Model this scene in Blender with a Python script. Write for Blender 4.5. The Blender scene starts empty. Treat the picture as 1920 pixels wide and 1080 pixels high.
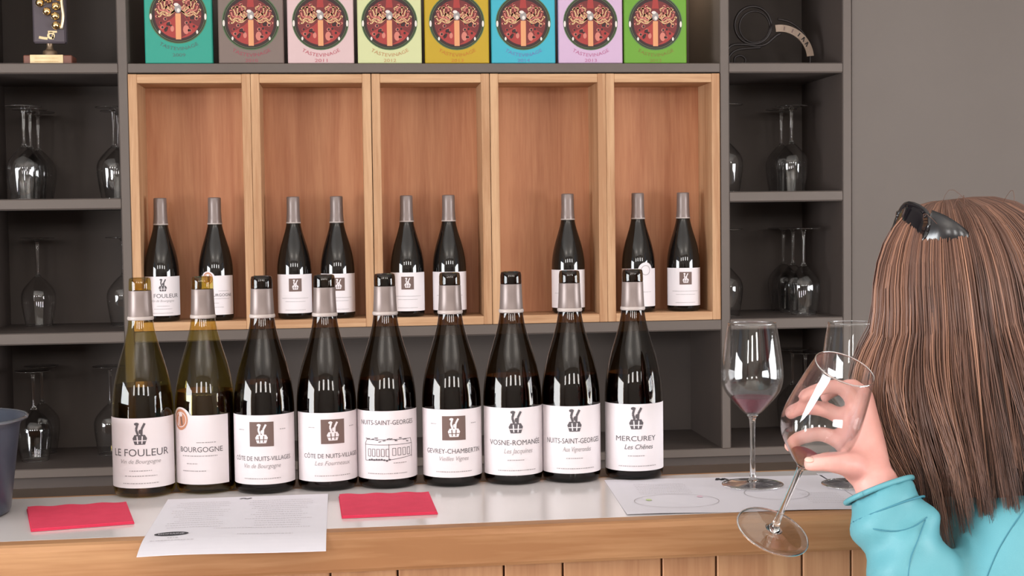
import bpy, bmesh, math, random
import numpy as np
from mathutils import Vector, Matrix

random.seed(7)
PI = math.pi
COL = bpy.context.scene.collection
SC = bpy.context.scene

# ------------------------------------------------------------------ camera
ZC = 1.12                                   # height of the counter top above the floor
FPX, CAM_D, CAM_H = 2673.5, 3.4684, 0.3709
YAW, PITCH, ROLL = 0.1104, 0.0488, -0.0125
CAM = Vector((0, -CAM_D, CAM_H + ZC))
_f = Vector((math.sin(YAW) * math.cos(PITCH), math.cos(YAW) * math.cos(PITCH), -math.sin(PITCH)))
_r = Vector((math.cos(YAW), -math.sin(YAW), 0))
_u = _r.cross(_f)
CR = math.cos(ROLL) * _r + math.sin(ROLL) * _u
CU = -math.sin(ROLL) * _r + math.cos(ROLL) * _u
CF = _f
cd = bpy.data.cameras.new('camera')
cam = bpy.data.objects.new('camera', cd)
COL.objects.link(cam)
cd.sensor_fit = 'HORIZONTAL'
cd.sensor_width = 36.0
cd.lens = FPX / 1920 * 36.0
cd.clip_start = 0.05
M = Matrix((CR, CU, -CF)).transposed().to_4x4()
M.translation = CAM
cam.matrix_world = M
SC.camera = cam

# ------------------------------------------------------------------ light
SC.view_settings.view_transform = 'Standard'
SC.view_settings.look = 'None'
SC.view_settings.gamma = 1.0
SC.view_settings.use_curve_mapping = False
SC.view_settings.exposure = 0.24

w = bpy.data.worlds.new('sky')
SC.world = w
w.use_nodes = True
w.node_tree.nodes['Background'].inputs[0].default_value = (0.75, 0.85, 1.0, 1)
w.node_tree.nodes['Background'].inputs[1].default_value = 0.6


def area(name, loc, aim, sx, sy, power, col):
    l = bpy.data.lights.new(name, 'AREA')
    l.shape = 'RECTANGLE'
    l.size, l.size_y, l.energy, l.color = sx, sy, power, col
    o = bpy.data.objects.new(name, l)
    COL.objects.link(o)
    o.location = loc
    o.rotation_euler = (Vector(aim) - Vector(loc)).to_track_quat('-Z', 'Z').to_euler()
    return o


# daylight entering through the tall windows of the room
area('daylight_left_window', (-3.28, -3.2, 1.28), (0, -3.2, 1.28), 1.2, 2.3, 150, (0.95, 0.98, 1.0))
area('daylight_right_window', (3.28, -2.95, 1.28), (0, -2.95, 1.28), 0.85, 2.3, 104, (0.97, 0.985, 1.0))
for x in (-1.6, 1.6):                                # added fill lights without fixtures, brightening the ceiling behind the camera
    area('added_ceiling_fill', (x, -5.0, 2.3), (x, -5.0, 3.3), 0.4, 0.4, 38, (1.0, 0.93, 0.86))
for k in range(4):
    area('daylight_rear_window', (-2.9 + 1.95 * k, -7.02, 2.5), (-2.9 + 1.95 * k, 0, 2.5), 0.6, 0.7, 22, (1.0, 0.98, 0.96))


# ------------------------------------------------------------------ helpers
def pt(px, py, d):
    """world point at viewing distance d along a sight line"""
    return CAM + CF * d + CR * ((px - 960) / FPX * d) - CU * ((py - 540) / FPX * d)


def link(o, parent=None):
    COL.objects.link(o)
    if parent is not None:
        o.parent = parent
    return o


def mesh_obj(name, verts, faces, mats, parent=None, smooth=False, midx=None):
    me = bpy.data.meshes.new(name)
    me.from_pydata([tuple(v) for v in verts], [], [tuple(f) for f in faces])
    if not isinstance(mats, (list, tuple)):
        mats = [mats]
    for m in mats:
        me.materials.append(m)
    if midx is not None:
        me.polygons.foreach_set('material_index', midx)
    if smooth:
        me.polygons.foreach_set('use_smooth', [True] * len(me.polygons))
    me.update()
    return link(bpy.data.objects.new(name, me), parent)


def empty(name, loc=(0, 0, 0), rz=0.0):
    o = bpy.data.objects.new(name, None)
    o.empty_display_size = 0.05
    COL.objects.link(o)
    o.location = loc
    o.rotation_euler = (0, 0, rz)
    return o


def tag(o, label, cat=None, group=None, kind=None):
    if label:
        o['label'] = label
    if cat:
        o['category'] = cat
    if group:
        o['group'] = group
    if kind:
        o['kind'] = kind
    return o


def thing(name, label, cat, loc=(0, 0, 0), rz=0.0, group=None):
    return tag(empty(name, loc, rz), label, cat, group)


def copy_tree(o, parent=None):
    c = o.copy()
    COL.objects.link(c)
    c.parent = parent
    for ch in list(o.children):
        copy_tree(ch, c)
    return c


def box_obj(name, lo, hi, mat, parent=None, bevel=0.0015, kind=None):
    bm = bmesh.new()
    bmesh.ops.create_cube(bm, size=1)
    c = [(a + b) / 2 for a, b in zip(lo, hi)]
    s = [abs(b - a) for a, b in zip(lo, hi)]
    for v in bm.verts:
        v.co = Vector((v.co.x * s[0] + c[0], v.co.y * s[1] + c[1], v.co.z * s[2] + c[2]))
    if bevel:
        bmesh.ops.bevel(bm, geom=bm.edges[:], offset=min(bevel, min(s) * 0.4), segments=1, affect='EDGES')
    me = bpy.data.meshes.new(name)
    bm.to_mesh(me)
    bm.free()
    me.materials.append(mat)
    o = link(bpy.data.objects.new(name, me), parent)
    if kind:
        o['kind'] = kind
    return o


def lathe(prof, n=40, a0=0.0, a1=2 * PI, close_ends=True):
    """prof: list of (z, r); returns verts, faces; outward normals for rising z"""
    full = abs(a1 - a0 - 2 * PI) < 1e-6
    verts, faces = [], []
    m = n if full else n + 1
    for z, r in prof:
        for k in range(m):
            a = a0 + (a1 - a0) * k / n
            verts.append((r * math.sin(a), -r * math.cos(a), z))
    for i in range(len(prof) - 1):
        for k in range(n):
            k2 = (k + 1) % m
            faces.append((i * m + k, i * m + k2, (i + 1) * m + k2, (i + 1) * m + k))
    if full and close_ends:
        if prof[0][1] > 1e-5:
            faces.append(tuple(reversed(range(m))))
        if prof[-1][1] > 1e-5:
            faces.append(tuple(range((len(prof) - 1) * m, len(prof) * m)))
    return verts, faces


def smooth_prof(pts, sub=4):
    """Catmull-Rom through (z, r) points"""
    out = []
    P = [pts[0]] + list(pts) + [pts[-1]]
    for i in range(1, len(P) - 2):
        p0, p1, p2, p3 = (Vector(q) for q in P[i - 1:i + 3])
        for s in range(sub):
            t = s / sub
            q = 0.5 * ((2 * p1) + (-p0 + p2) * t + (2 * p0 - 5 * p1 + 4 * p2 - p3) * t * t + (-p0 + 3 * p1 - 3 * p2 + p3) * t ** 3)
            out.append((q.x, max(q.y, 1e-4)))
    out.append(pts[-1])
    return out


def tube(points, radii, n=8, cap=True):
    """swept tube along points"""
    pts = [Vector(p) for p in points]
    if not isinstance(radii, (list, tuple)):
        radii = [radii] * len(pts)
    verts, faces = [], []
    up = None
    for i, p in enumerate(pts):
        t = (pts[min(i + 1, len(pts) - 1)] - pts[max(i - 1, 0)]).normalized()
        if up is None:
            up = Vector((0, 0, 1)) if abs(t.z) < 0.9 else Vector((1, 0, 0))
        a = t.cross(up).normalized()
        b = a.cross(t).normalized()
        up = b
        for k in range(n):
            th = 2 * PI * k / n
            verts.append(p + (a * math.cos(th) + b * math.sin(th)) * radii[i])
    for i in range(len(pts) - 1):
        for k in range(n):
            k2 = (k + 1) % n
            faces.append((i * n + k, i * n + k2, (i + 1) * n + k2, (i + 1) * n + k))
    if cap:
        faces.append(tuple(reversed(range(n))))
        faces.append(tuple(range((len(pts) - 1) * n, len(pts) * n)))
    return verts, faces


def catmull(pts, sub=5):
    P = [Vector(p) for p in pts]
    P = [P[0]] + P + [P[-1]]
    out = []
    for i in range(1, len(P) - 2):
        p0, p1, p2, p3 = P[i - 1:i + 3]
        for s in range(sub):
            t = s / sub
            out.append(0.5 * ((2 * p1) + (-p0 + p2) * t + (2 * p0 - 5 * p1 + 4 * p2 - p3) * t * t + (-p0 + 3 * p1 - 3 * p2 + p3) * t ** 3))
    out.append(P[-1])
    return out


def merge(lists):
    V, F = [], []
    for v, f in lists:
        b = len(V)
        V += list(v)
        F += [tuple(i + b for i in q) for q in f]
    return V, F


# ------------------------------------------------------------------ materials
def principled(name, col, rough=0.5, spec=0.5, metal=0.0, coat=0.0):
    m = bpy.data.materials.new(name)
    m.use_nodes = True
    b = m.node_tree.nodes['Principled BSDF']
    b.inputs['Base Color'].default_value = (*col, 1)
    b.inputs['Roughness'].default_value = rough
    b.inputs['Specular IOR Level'].default_value = spec
    b.inputs['Metallic'].default_value = metal
    b.inputs['Coat Weight'].default_value = coat
    return m


def srgb(r, g, b):
    f = lambda c: (c / 255 / 12.92) if c <= 10 else ((c / 255 + 0.055) / 1.055) ** 2.4
    return (f(r), f(g), f(b))


def noisy(name, col, col2, scale=8, rough=0.5, stretch=(1, 1, 1), bump=0.0, bscale=200, spec=0.5):
    m = principled(name, col, rough, spec)
    nt = m.node_tree
    b = nt.nodes['Principled BSDF']
    tc = nt.nodes.new('ShaderNodeTexCoord')
    mp = nt.nodes.new('ShaderNodeMapping')
    mp.inputs['Scale'].default_value = stretch
    nz = nt.nodes.new('ShaderNodeTexNoise')
    nz.inputs['Scale'].default_value = scale
    nz.inputs['Detail'].default_value = 5
    cr = nt.nodes.new('ShaderNodeValToRGB')
    cr.color_ramp.elements[0].position = 0.3
    cr.color_ramp.elements[1].position = 0.7
    cr.color_ramp.elements[0].color = (*col, 1)
    cr.color_ramp.elements[1].color = (*col2, 1)
    nt.links.new(tc.outputs['Object'], mp.inputs['Vector'])
    nt.links.new(mp.outputs['Vector'], nz.inputs['Vector'])
    nt.links.new(nz.outputs['Fac'], cr.inputs['Fac'])
    nt.links.new(cr.outputs['Color'], b.inputs['Base Color'])
    if bump:
        n2 = nt.nodes.new('ShaderNodeTexNoise')
        n2.inputs['Scale'].default_value = bscale
        bp = nt.nodes.new('ShaderNodeBump')
        bp.inputs['Strength'].default_value = bump
        bp.inputs['Distance'].default_value = 0.002
        nt.links.new(tc.outputs['Object'], n2.inputs['Vector'])
        nt.links.new(n2.outputs['Fac'], bp.inputs['Height'])
        nt.links.new(bp.outputs['Normal'], b.inputs['Normal'])
    return m


def wood(name, light, dark, axis, rough=0.5, ring=26.0):
    """straight oak grain along an axis, with broad cathedral figure and fine pores"""
    m = principled(name, light, rough, 0.3)
    nt = m.node_tree
    b = nt.nodes['Principled BSDF']
    L = nt.links.new
    tc = nt.nodes.new('ShaderNodeTexCoord')
    oi = nt.nodes.new('ShaderNodeObjectInfo')
    ad = nt.nodes.new('ShaderNodeVectorMath')
    ad.operation = 'ADD'
    cx = nt.nodes.new('ShaderNodeCombineXYZ')
    mu = nt.nodes.new('ShaderNodeMath')
    mu.operation = 'MULTIPLY'
    mu.inputs[1].default_value = 7.0
    L(oi.outputs['Random'], mu.inputs[0])
    for i in range(3):
        L(mu.outputs[0], cx.inputs[i])
    L(tc.outputs['Object'], ad.inputs[0])
    L(cx.outputs[0], ad.inputs[1])
    mp = nt.nodes.new('ShaderNodeMapping')
    sc = [1.0, 1.0, 1.0]
    sc[axis] = 0.055
    mp.inputs['Scale'].default_value = sc
    L(ad.outputs[0], mp.inputs['Vector'])
    n1 = nt.nodes.new('ShaderNodeTexNoise')
    n1.inputs['Scale'].default_value = ring
    n1.inputs['Detail'].default_value = 6
    n1.inputs['Roughness'].default_value = 0.62
    n1.inputs['Distortion'].default_value = 0.6
    n2 = nt.nodes.new('ShaderNodeTexNoise')
    n2.inputs['Scale'].default_value = ring * 9
    n2.inputs['Detail'].default_value = 2
    L(mp.outputs[0], n1.inputs['Vector'])
    L(mp.outputs[0], n2.inputs['Vector'])
    mx = nt.nodes.new('ShaderNodeMath')
    mx.operation = 'MULTIPLY_ADD'
    mx.inputs[1].default_value = 0.28
    L(n2.outputs['Fac'], mx.inputs[0])
    L(n1.outputs['Fac'], mx.inputs[2])
    cr = nt.nodes.new('ShaderNodeValToRGB')
    cr.color_ramp.elements[0].position = 0.50
    cr.color_ramp.elements[1].position = 0.78
    cr.color_ramp.elements[0].color = (*dark, 1)
    cr.color_ramp.elements[1].color = (*light, 1)
    L(mx.outputs[0], cr.inputs['Fac'])
    L(cr.outputs['Color'], b.inputs['Base Color'])
    bp = nt.nodes.new('ShaderNodeBump')
    bp.inputs['Strength'].default_value = 0.12
    bp.inputs['Distance'].default_value = 0.001
    L(mx.outputs[0], bp.inputs['Height'])
    L(bp.outputs['Normal'], b.inputs['Normal'])
    return m


def thin_glass(name, tint=(1, 1, 1), ior=1.5, boost=0.0, rough=0.0, power=5.0):
    """one wall of a thin vessel: see-through, with mirror reflection growing to the rim"""
    m = bpy.data.materials.new(name)
    m.use_nodes = True
    nt = m.node_tree
    nt.nodes.remove(nt.nodes['Principled BSDF'])
    out = nt.nodes['Material Output']
    tr = nt.nodes.new('ShaderNodeBsdfTransparent')
    tr.inputs[0].default_value = (*tint, 1)
    gl = nt.nodes.new('ShaderNodeBsdfGlossy')
    gl.inputs['Roughness'].default_value = rough
    lw = nt.nodes.new('ShaderNodeLayerWeight')
    pw = nt.nodes.new('ShaderNodeMath')
    pw.operation = 'POWER'
    pw.inputs[1].default_value = power
    fr = nt.nodes.new('ShaderNodeMath')
    fr.operation = 'MULTIPLY_ADD'
    f0 = ((ior - 1) / (ior + 1)) ** 2 + boost
    fr.inputs[1].default_value = 1 - f0
    fr.inputs[2].default_value = f0
    fr.use_clamp = True
    nt.links.new(lw.outputs['Facing'], pw.inputs[0])
    nt.links.new(pw.outputs[0], fr.inputs[0])
    mx = nt.nodes.new('ShaderNodeMixShader')
    nt.links.new(fr.outputs[0], mx.inputs[0])
    nt.links.new(tr.outputs[0], mx.inputs[1])
    nt.links.new(gl.outputs[0], mx.inputs[2])
    nt.links.new(mx.outputs[0], out.inputs['Surface'])
    return m


def solid_glass(name, col=(1, 1, 1)):
    m = principled(name, col, 0.0)
    b = m.node_tree.nodes['Principled BSDF']
    b.inputs['Transmission Weight'].default_value = 1.0
    b.inputs['IOR'].default_value = 1.5
    return m


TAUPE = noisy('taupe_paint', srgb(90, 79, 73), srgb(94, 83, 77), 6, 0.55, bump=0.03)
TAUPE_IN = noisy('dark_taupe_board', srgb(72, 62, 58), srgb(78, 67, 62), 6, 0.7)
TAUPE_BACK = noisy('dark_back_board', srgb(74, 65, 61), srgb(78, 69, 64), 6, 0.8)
WALLP = noisy('warm_grey_wall_paint', srgb(98, 89, 84), srgb(102, 93, 88), 3, 0.7, bump=0.05, bscale=90)
WHITEP = principled('white_ceiling_paint', (0.78, 0.76, 0.73), 0.9)
ROOMP = principled('room_wall_paint', (0.42, 0.39, 0.36), 0.9)
FLOORM = noisy('stone_floor', (0.24, 0.2, 0.17), (0.3, 0.25, 0.21), 3, 0.5)
OAK_L, OAK_D = srgb(193, 153, 117), srgb(165, 121, 87)
OAK_V = wood('oak_grain_upright', OAK_L, OAK_D, 2)
OAK_H = wood('oak_grain_level', OAK_L, OAK_D, 0)
OAK_BACK = wood('reddish_oak_veneer', srgb(194, 136, 99), srgb(172, 111, 78), 2, ring=20)
BAR_H = wood('bar_oak_level', srgb(184, 139, 100), srgb(154, 107, 71), 0, ring=18)
BAR_V = wood('bar_oak_upright', srgb(196, 148, 110), srgb(172, 122, 88), 2, ring=22)
LEDGE = noisy('dark_brown_ledge', srgb(74, 62, 54), srgb(82, 69, 60), 6, 0.5)
BARTOP = principled('white_counter_surface', srgb(212, 206, 206), 0.16, 0.5)
GLASS = thin_glass('clear_glass', (0.985, 0.985, 0.985), 1.5, 0.005, power=3.4)
STEM = solid_glass('clear_stem_glass')
FOOTG = thin_glass('clear_foot_glass', (0.97, 0.97, 0.97), 1.5, 0.01, power=2.4)
BLACKBOTTLE = principled('dark_bottle_glass', (0.006, 0.0045, 0.004), 0.03, 0.6)
SHELLDARK = thin_glass('dark_green_bottle_glass', (0.30, 0.22, 0.14), 1.52)
SHELLOLIVE = thin_glass('olive_bottle_glass', (0.80, 0.71, 0.36), 1.52)
REDWINE = principled('red_wine', (0.012, 0.003, 0.004), 0.05)
WHITEWINE = thin_glass('white_wine', (0.50, 0.38, 0.10), 1.1)
DREG = principled('wine_dregs', srgb(122, 38, 58), 0.08)
DREG.node_tree.nodes['Principled BSDF'].inputs['Alpha'].default_value = 0.72
FOIL = principled('taupe_foil', srgb(124, 110, 106), 0.38, 0.5, 0.3)
FOILRIM = principled('pale_foil_edge', srgb(176, 163, 158), 0.4)
CORK_IN = principled('olive_cork_mouth', srgb(120, 92, 38), 0.5)
PAPER = principled('label_paper', srgb(224, 215, 218), 0.75, 0.2)
SHEET = principled('printed_sheet_paper', srgb(218, 214, 222), 0.8, 0.2)
INK = principled('grey_ink', srgb(88, 82, 86), 0.8)
PALEINK = principled('pale_grey_ink', srgb(158, 150, 152), 0.8)
BROWNINK = principled('brown_print', srgb(106, 84, 78), 0.7)
COPPERINK = principled('copper_print', srgb(190, 130, 100), 0.6)
BLACKINK = principled('black_ink', srgb(48, 46, 52), 0.8)
NAPKIN = noisy('red_paper_napkin', srgb(212, 52, 84), srgb(204, 46, 78), 60, 0.9, bump=0.15, bscale=900)
GOLD = principled('polished_gold', srgb(236, 205, 150), 0.12, 0.5, 1.0)
GOLDPLATE = noisy('brushed_gold_plate', srgb(236, 210, 165), srgb(216, 186, 138), 30, 0.4)
TROPHYWOOD = principled('reddish_trophy_wood', srgb(112, 66, 52), 0.4)
SMOKE = principled('smoked_trophy_block', srgb(84, 76, 82), 0.1, 0.5)
IRON = principled('black_wrought_iron', srgb(40, 33, 32), 0.5, 0.5, 0.4)
BRASSP = noisy('aged_brass_plate', srgb(150, 128, 110), srgb(124, 102, 86), 40, 0.45)
BUCKETM = principled('slate_blue_bucket', srgb(60, 66, 80), 0.32, 0.5, 0.2)


# ------------------------------------------------------------------ flat print
class Print:
    """flat inked shapes in a plane (x right, z up), wrapped on a cylinder or kept flat"""
    def __init__(s):
        s.V, s.F, s.M, s.mats = [], [], [], []

    def mi(s, m):
        if m not in s.mats:
            s.mats.append(m)
        return s.mats.index(m)

    def poly(s, pts, m, layer=0):
        b = len(s.V)
        s.V += [(p[0], p[1], layer) for p in pts]
        s.F.append(tuple(range(b, b + len(pts))))
        s.M.append(s.mi(m))

    def rect(s, x0, z0, x1, z1, m, layer=0, nx=1):
        for i in range(nx):
            a, b = x0 + (x1 - x0) * i / nx, x0 + (x1 - x0) * (i + 1) / nx
            s.poly([(a, z0), (b, z0), (b, z1), (a, z1)], m, layer)

    def ellipse(s, x, z, rx, rz, m, layer=0, n=20):
        s.poly([(x + rx * math.cos(2 * PI * k / n), z + rz * math.sin(2 * PI * k / n)) for k in range(n)], m, layer)

    def ring(s, x, z, r0, r1, m, layer=0, n=32, a0=0, a1=2 * PI):
        for k in range(n):
            a, b = a0 + (a1 - a0) * k / n, a0 + (a1 - a0) * (k + 1) / n
            s.poly([(x + r0 * math.cos(a), z + r0 * math.sin(a)), (x + r1 * math.cos(a), z + r1 * math.sin(a)),
                    (x + r1 * math.cos(b), z + r1 * math.sin(b)), (x + r0 * math.cos(b), z + r0 * math.sin(b))], m, layer)

    def stroke(s, pts, w, m, layer=0):
        for (x0, z0), (x1, z1) in zip(pts[:-1], pts[1:]):
            d = math.hypot(x1 - x0, z1 - z0) or 1
            nx, nz = -(z1 - z0) / d * w / 2, (x1 - x0) / d * w / 2
            s.poly([(x0 - nx, z0 - nz), (x1 - nx, z1 - nz), (x1 + nx, z1 + nz), (x0 + nx, z0 + nz)], m, layer)

    def text(s, body, x, z, h, m, width=None, shear=0.0, layer=0, arc=None):
        V, F = text_mesh(body, shear)
        xs = [v[0] for v in V]
        zs = [v[1] for v in V]
        x0, x1 = min(xs), max(xs)
        k = h / 0.72
        kx = k if width is None else width / (x1 - x0)
        b = len(s.V)
        for (vx, vz) in V:
            lx, lz = (vx - (x0 + x1) / 2) * kx, vz * k
            if arc:                                   # reads left to right along the lower edge of a circle
                cx, cz, r = arc
                a = lx / r
                rr = r - lz
                s.V.append((cx + rr * math.sin(a), cz - rr * math.cos(a), layer))
            else:
                s.V.append((x + lx, z + lz, layer))
        for f in F:
            s.F.append(tuple(i + b for i in f))
            s.M.append(s.mi(m))

    def wrapped(s, name, R, parent, lift=0.0003):
        bm = bmesh.new()
        vs = [bm.verts.new((x, l, z)) for x, z, l in s.V]
        for f, mi in zip(s.F, s.M):
            try:
                bm.faces.new([vs[i] for i in f]).material_index = mi
            except ValueError:
                pass
        for k in range(-22, 23):                       # slice so that the print follows the curve of the bottle
            bmesh.ops.bisect_plane(bm, geom=bm.verts[:] + bm.edges[:] + bm.faces[:], plane_co=(k * 0.003, 0, 0), plane_no=(1, 0, 0))
        for v in bm.verts:
            a, r = v.co.x / R, R + lift + v.co.y * 0.0001
            v.co = Vector((r * math.sin(a), -r * math.cos(a), v.co.z))
        me = bpy.data.meshes.new(name)
        bm.to_mesh(me)
        bm.free()
        for m in s.mats:
            me.materials.append(m)
        return link(bpy.data.objects.new(name, me), parent)

    def flat(s, name, parent, lift=0.0004, horizontal=False, step=0.00012):
        if horizontal:
            V = [(x, z, lift + l * step) for x, z, l in s.V]
        else:
            V = [(x, -(lift + l * step), z) for x, z, l in s.V]
        return mesh_obj(name, V, s.F, s.mats, parent, midx=s.M)


_TXT = {}


def text_mesh(body, shear=0.0):
    key = (body, shear)
    if key not in _TXT:
        c = bpy.data.curves.new('lettering', 'FONT')
        c.body = body
        c.size = 1.0
        c.shear = shear
        c.resolution_u = 3
        o = bpy.data.objects.new('lettering', c)
        COL.objects.link(o)
        dg = bpy.context.evaluated_depsgraph_get()
        me = o.evaluated_get(dg).to_mesh()
        V = [(v.co.x, v.co.y) for v in me.vertices]
        F = [tuple(p.vertices) for p in me.polygons]
        o.evaluated_get(dg).to_mesh_clear()
        bpy.data.objects.remove(o)
        bpy.data.curves.remove(c)
        _TXT[key] = (V, F)
    return _TXT[key]


# ------------------------------------------------------------------ the room
def structure(name, lo, hi, mat):
    return box_obj(name, lo, hi, mat, None, 0, 'structure')


SX0, SX1 = -0.905, 1.2448                     # shelving unit, outer width
structure('floor', (-3.4, -7.2, -0.1), (3.4, 0.6, 0), FLOORM)
structure('ceiling', (-3.4, -7.2, 3.3), (3.4, 0.6, 3.4), WHITEP)
structure('wall_back', (-3.4, 0.362, 0), (3.4, 0.5, 3.3), WALLP)
structure('wall_right_of_shelves', (SX1 + 0.003, 0.006, 0), (3.4, 0.36, 3.3), WALLP)
structure('wall_left_of_shelves', (-3.4, 0.006, 0), (SX0 - 0.003, 0.36, 3.3), WALLP)


def wall_with_hole(name, axis_x, y0, y1, z0, z1):
    """side wall with one window opening"""
    a, b = (axis_x, axis_x + 0.12) if axis_x > 0 else (axis_x - 0.12, axis_x)
    parts = []
    for lo, hi in (((a, -7.2, 0), (b, y0, 3.3)), ((a, y1, 0), (b, 0.6, 3.3)), ((a, y0, 0), (b, y1, z0)), ((a, y0, z1), (b, y1, 3.3))):
        v = [(x, y, z) for x in (lo[0], hi[0]) for y in (lo[1], hi[1]) for z in (lo[2], hi[2])]
        parts.append((v, [(0, 1, 3, 2), (4, 6, 7, 5), (0, 4, 5, 1), (2, 3, 7, 6), (0, 2, 6, 4), (1, 5, 7, 3)]))
    V, F = merge(parts)
    o = mesh_obj(name, V, F, ROOMP)
    o['kind'] = 'structure'


wall_with_hole('wall_left', -3.3, -3.8, -2.6, 0.13, 2.43)
wall_with_hole('wall_right', 3.3, -3.38, -2.52, 0.13, 2.43)
structure('wall_rear', (-3.4, -7.2, 0), (3.4, -7.05, 3.3), ROOMP)

# ------------------------------------------------------------------ shelving unit
DEP = 0.34
Z1B, Z1T = ZC + 0.7255, ZC + 0.7477
Z2B, Z2T = ZC + 0.4060, ZC + 0.4292
Z3B, Z3T = ZC + 0.0873, ZC + 0.1123
Z4B, Z4T = ZC - 0.2320, ZC - 0.2115
ZTB, ZTT = ZC + 1.40, ZC + 1.423
ZSB, ZST = ZC + 1.06, ZC + 1.083
XA, XB, XC, XD = -0.883, -0.5448, -0.5231, 0.9094
XE, XF = 0.9310, 1.2231
unit = thing('shelving_unit', 'taupe built-in shelving unit with dark cubbyholes behind the counter', 'shelf', (0, 0, 0))
for x0, x1 in ((SX0, XA), (XB, XC), (XD, XE), (XF, SX1)):
    box_obj('upright_panel', (x0, 0, Z4T), (x1, DEP, ZTB), TAUPE, unit)
E2 = 0.0004
for x0, x1, zb, zt in ((SX0, SX1, ZTB, ZTT), (XA, XB, ZSB, ZST), (XE, XF, ZSB, ZST), (XA, XB, Z1B, Z1T), (XC, XD, Z1B, Z1T), (XE, XF, Z1B, Z1T),
                       (XA, XB, Z2B, Z2T), (XE, XF, Z2B, Z2T), (XA, XB, Z3B, Z3T), (XC, XD, Z3B, Z3T), (XE, XF, Z3B, Z3T),
                       (SX0, SX1, Z4B, Z4T)):
    box_obj('shelf_board', (x0 + E2, 0.0008, zb), (x1 - E2, DEP, zt), TAUPE, unit)
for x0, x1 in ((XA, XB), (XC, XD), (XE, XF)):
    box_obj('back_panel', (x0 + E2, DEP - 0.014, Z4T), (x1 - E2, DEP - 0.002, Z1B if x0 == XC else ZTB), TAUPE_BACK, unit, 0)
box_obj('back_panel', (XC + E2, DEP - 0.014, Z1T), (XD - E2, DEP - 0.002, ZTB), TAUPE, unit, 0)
lamp = bpy.data.lights.new('cabinet_lamp', 'POINT')
lamp.energy, lamp.color, lamp.shadow_soft_size = 0.9, (1.0, 0.80, 0.55), 0.02
lo = bpy.data.objects.new('cabinet_lamp', lamp)
COL.objects.link(lo)
lo.location = (0.80, 0.20, Z1T + 0.30)
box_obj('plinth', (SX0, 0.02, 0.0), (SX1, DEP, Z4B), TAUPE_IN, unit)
# dark linings of the small cubbies and of the open bay under the oak boxes
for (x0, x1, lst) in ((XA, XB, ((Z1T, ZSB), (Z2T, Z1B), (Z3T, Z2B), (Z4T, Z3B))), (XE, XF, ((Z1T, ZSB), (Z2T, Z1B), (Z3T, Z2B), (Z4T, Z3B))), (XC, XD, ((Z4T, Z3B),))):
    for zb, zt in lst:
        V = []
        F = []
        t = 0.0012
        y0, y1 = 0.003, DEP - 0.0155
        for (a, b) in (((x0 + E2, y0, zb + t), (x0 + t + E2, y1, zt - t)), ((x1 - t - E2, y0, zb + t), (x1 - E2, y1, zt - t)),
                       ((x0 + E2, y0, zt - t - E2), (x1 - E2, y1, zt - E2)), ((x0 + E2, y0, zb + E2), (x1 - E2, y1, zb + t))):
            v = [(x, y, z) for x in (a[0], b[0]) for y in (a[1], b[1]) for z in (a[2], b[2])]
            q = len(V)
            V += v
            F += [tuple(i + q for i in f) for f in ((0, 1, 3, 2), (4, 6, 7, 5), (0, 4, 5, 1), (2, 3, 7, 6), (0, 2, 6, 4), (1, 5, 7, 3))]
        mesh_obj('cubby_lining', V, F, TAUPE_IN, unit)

# ------------------------------------------------------------------ oak display boxes
BW, BT, BD = 0.2850, 0.0205, 0.145
BZ0, BZ1 = Z3T + 0.0004, Z1B - 0.003
BH = BZ1 - BZ0
bx_words = ['upright oak display box, first from the left, beside the left cubbies',
            'upright oak display box, second from the left, with two square-emblem bottles close together',
            'upright oak display box in the middle of the row of five',
            'upright oak display box holding only one bottle, fourth from the left',
            'upright oak display box at the right end, beside the right cubbies']
BXC = [-0.380, -0.0942, 0.1926, 0.4790, 0.7645]
proto = None
for k in range(5):
    if proto is None:
        o = thing('display_box', '', 'box', (0, 0, 0), 0, 'oak display boxes in the shelving unit')
        h = BW / 2
        for s in (-1, 1):
            box_obj('side_panel', (s * h, -0.002, 0), (s * (h - BT), BD, BH), OAK_V, o, 0.001)
        box_obj('top_panel', (-h + BT, -0.0015, BH - BT - 0.001), (h - BT, BD, BH - 0.0005), OAK_H, o, 0.001)
        box_obj('bottom_panel', (-h + BT, -0.0015, 0), (h - BT, BD, BT), OAK_H, o, 0.001)
        box_obj('back_panel', (-h + BT, BD - 0.008, BT), (h - BT, BD - 0.0005, BH - BT - 0.001), OAK_BACK, o, 0)
        proto = o
    else:
        o = copy_tree(proto)
    o.location = (BXC[k], 0, BZ0)
    o['label'] = bx_words[k]

# ------------------------------------------------------------------ bottles
BODY = [(0.0, 0.034), (0.0015, 0.0385), (0.005, 0.0408), (0.010, 0.0415)] + [(0.03 + 0.02 * k, 0.0415) for k in range(5)] + \
    smooth_prof([(0.118, 0.0414), (0.135, 0.0402), (0.155, 0.0370), (0.175, 0.0322), (0.195, 0.0262), (0.212, 0.0213), (0.228, 0.0177), (0.245, 0.0158)], 4) + \
    [(0.262, 0.0149), (0.276, 0.0144), (0.2785, 0.0147), (0.281, 0.0150), (0.291, 0.0147), (0.295, 0.0139), (0.296, 0.0126)]
RB = 0.0415


def body_r(z):
    for (z0, r0), (z1, r1) in zip(BODY[:-1], BODY[1:]):
        if z0 <= z <= z1 and z1 > z0:
            return r0 + (r1 - r0) * (z - z0) / (z1 - z0)
    return BODY[-1][1]


def shared(name, prof, n=44, close_ends=True):
    v, f = lathe(prof, n, close_ends=close_ends)
    me = bpy.data.meshes.new(name)
    me.from_pydata(v, [], f)
    me.polygons.foreach_set('use_smooth', [len(p.vertices) == 4 for p in me.polygons])
    return me


def inst(name, me, mat, parent):
    o = bpy.data.objects.new(name, me.copy())
    o.data.materials.append(mat)
    return link(o, parent)


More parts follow.
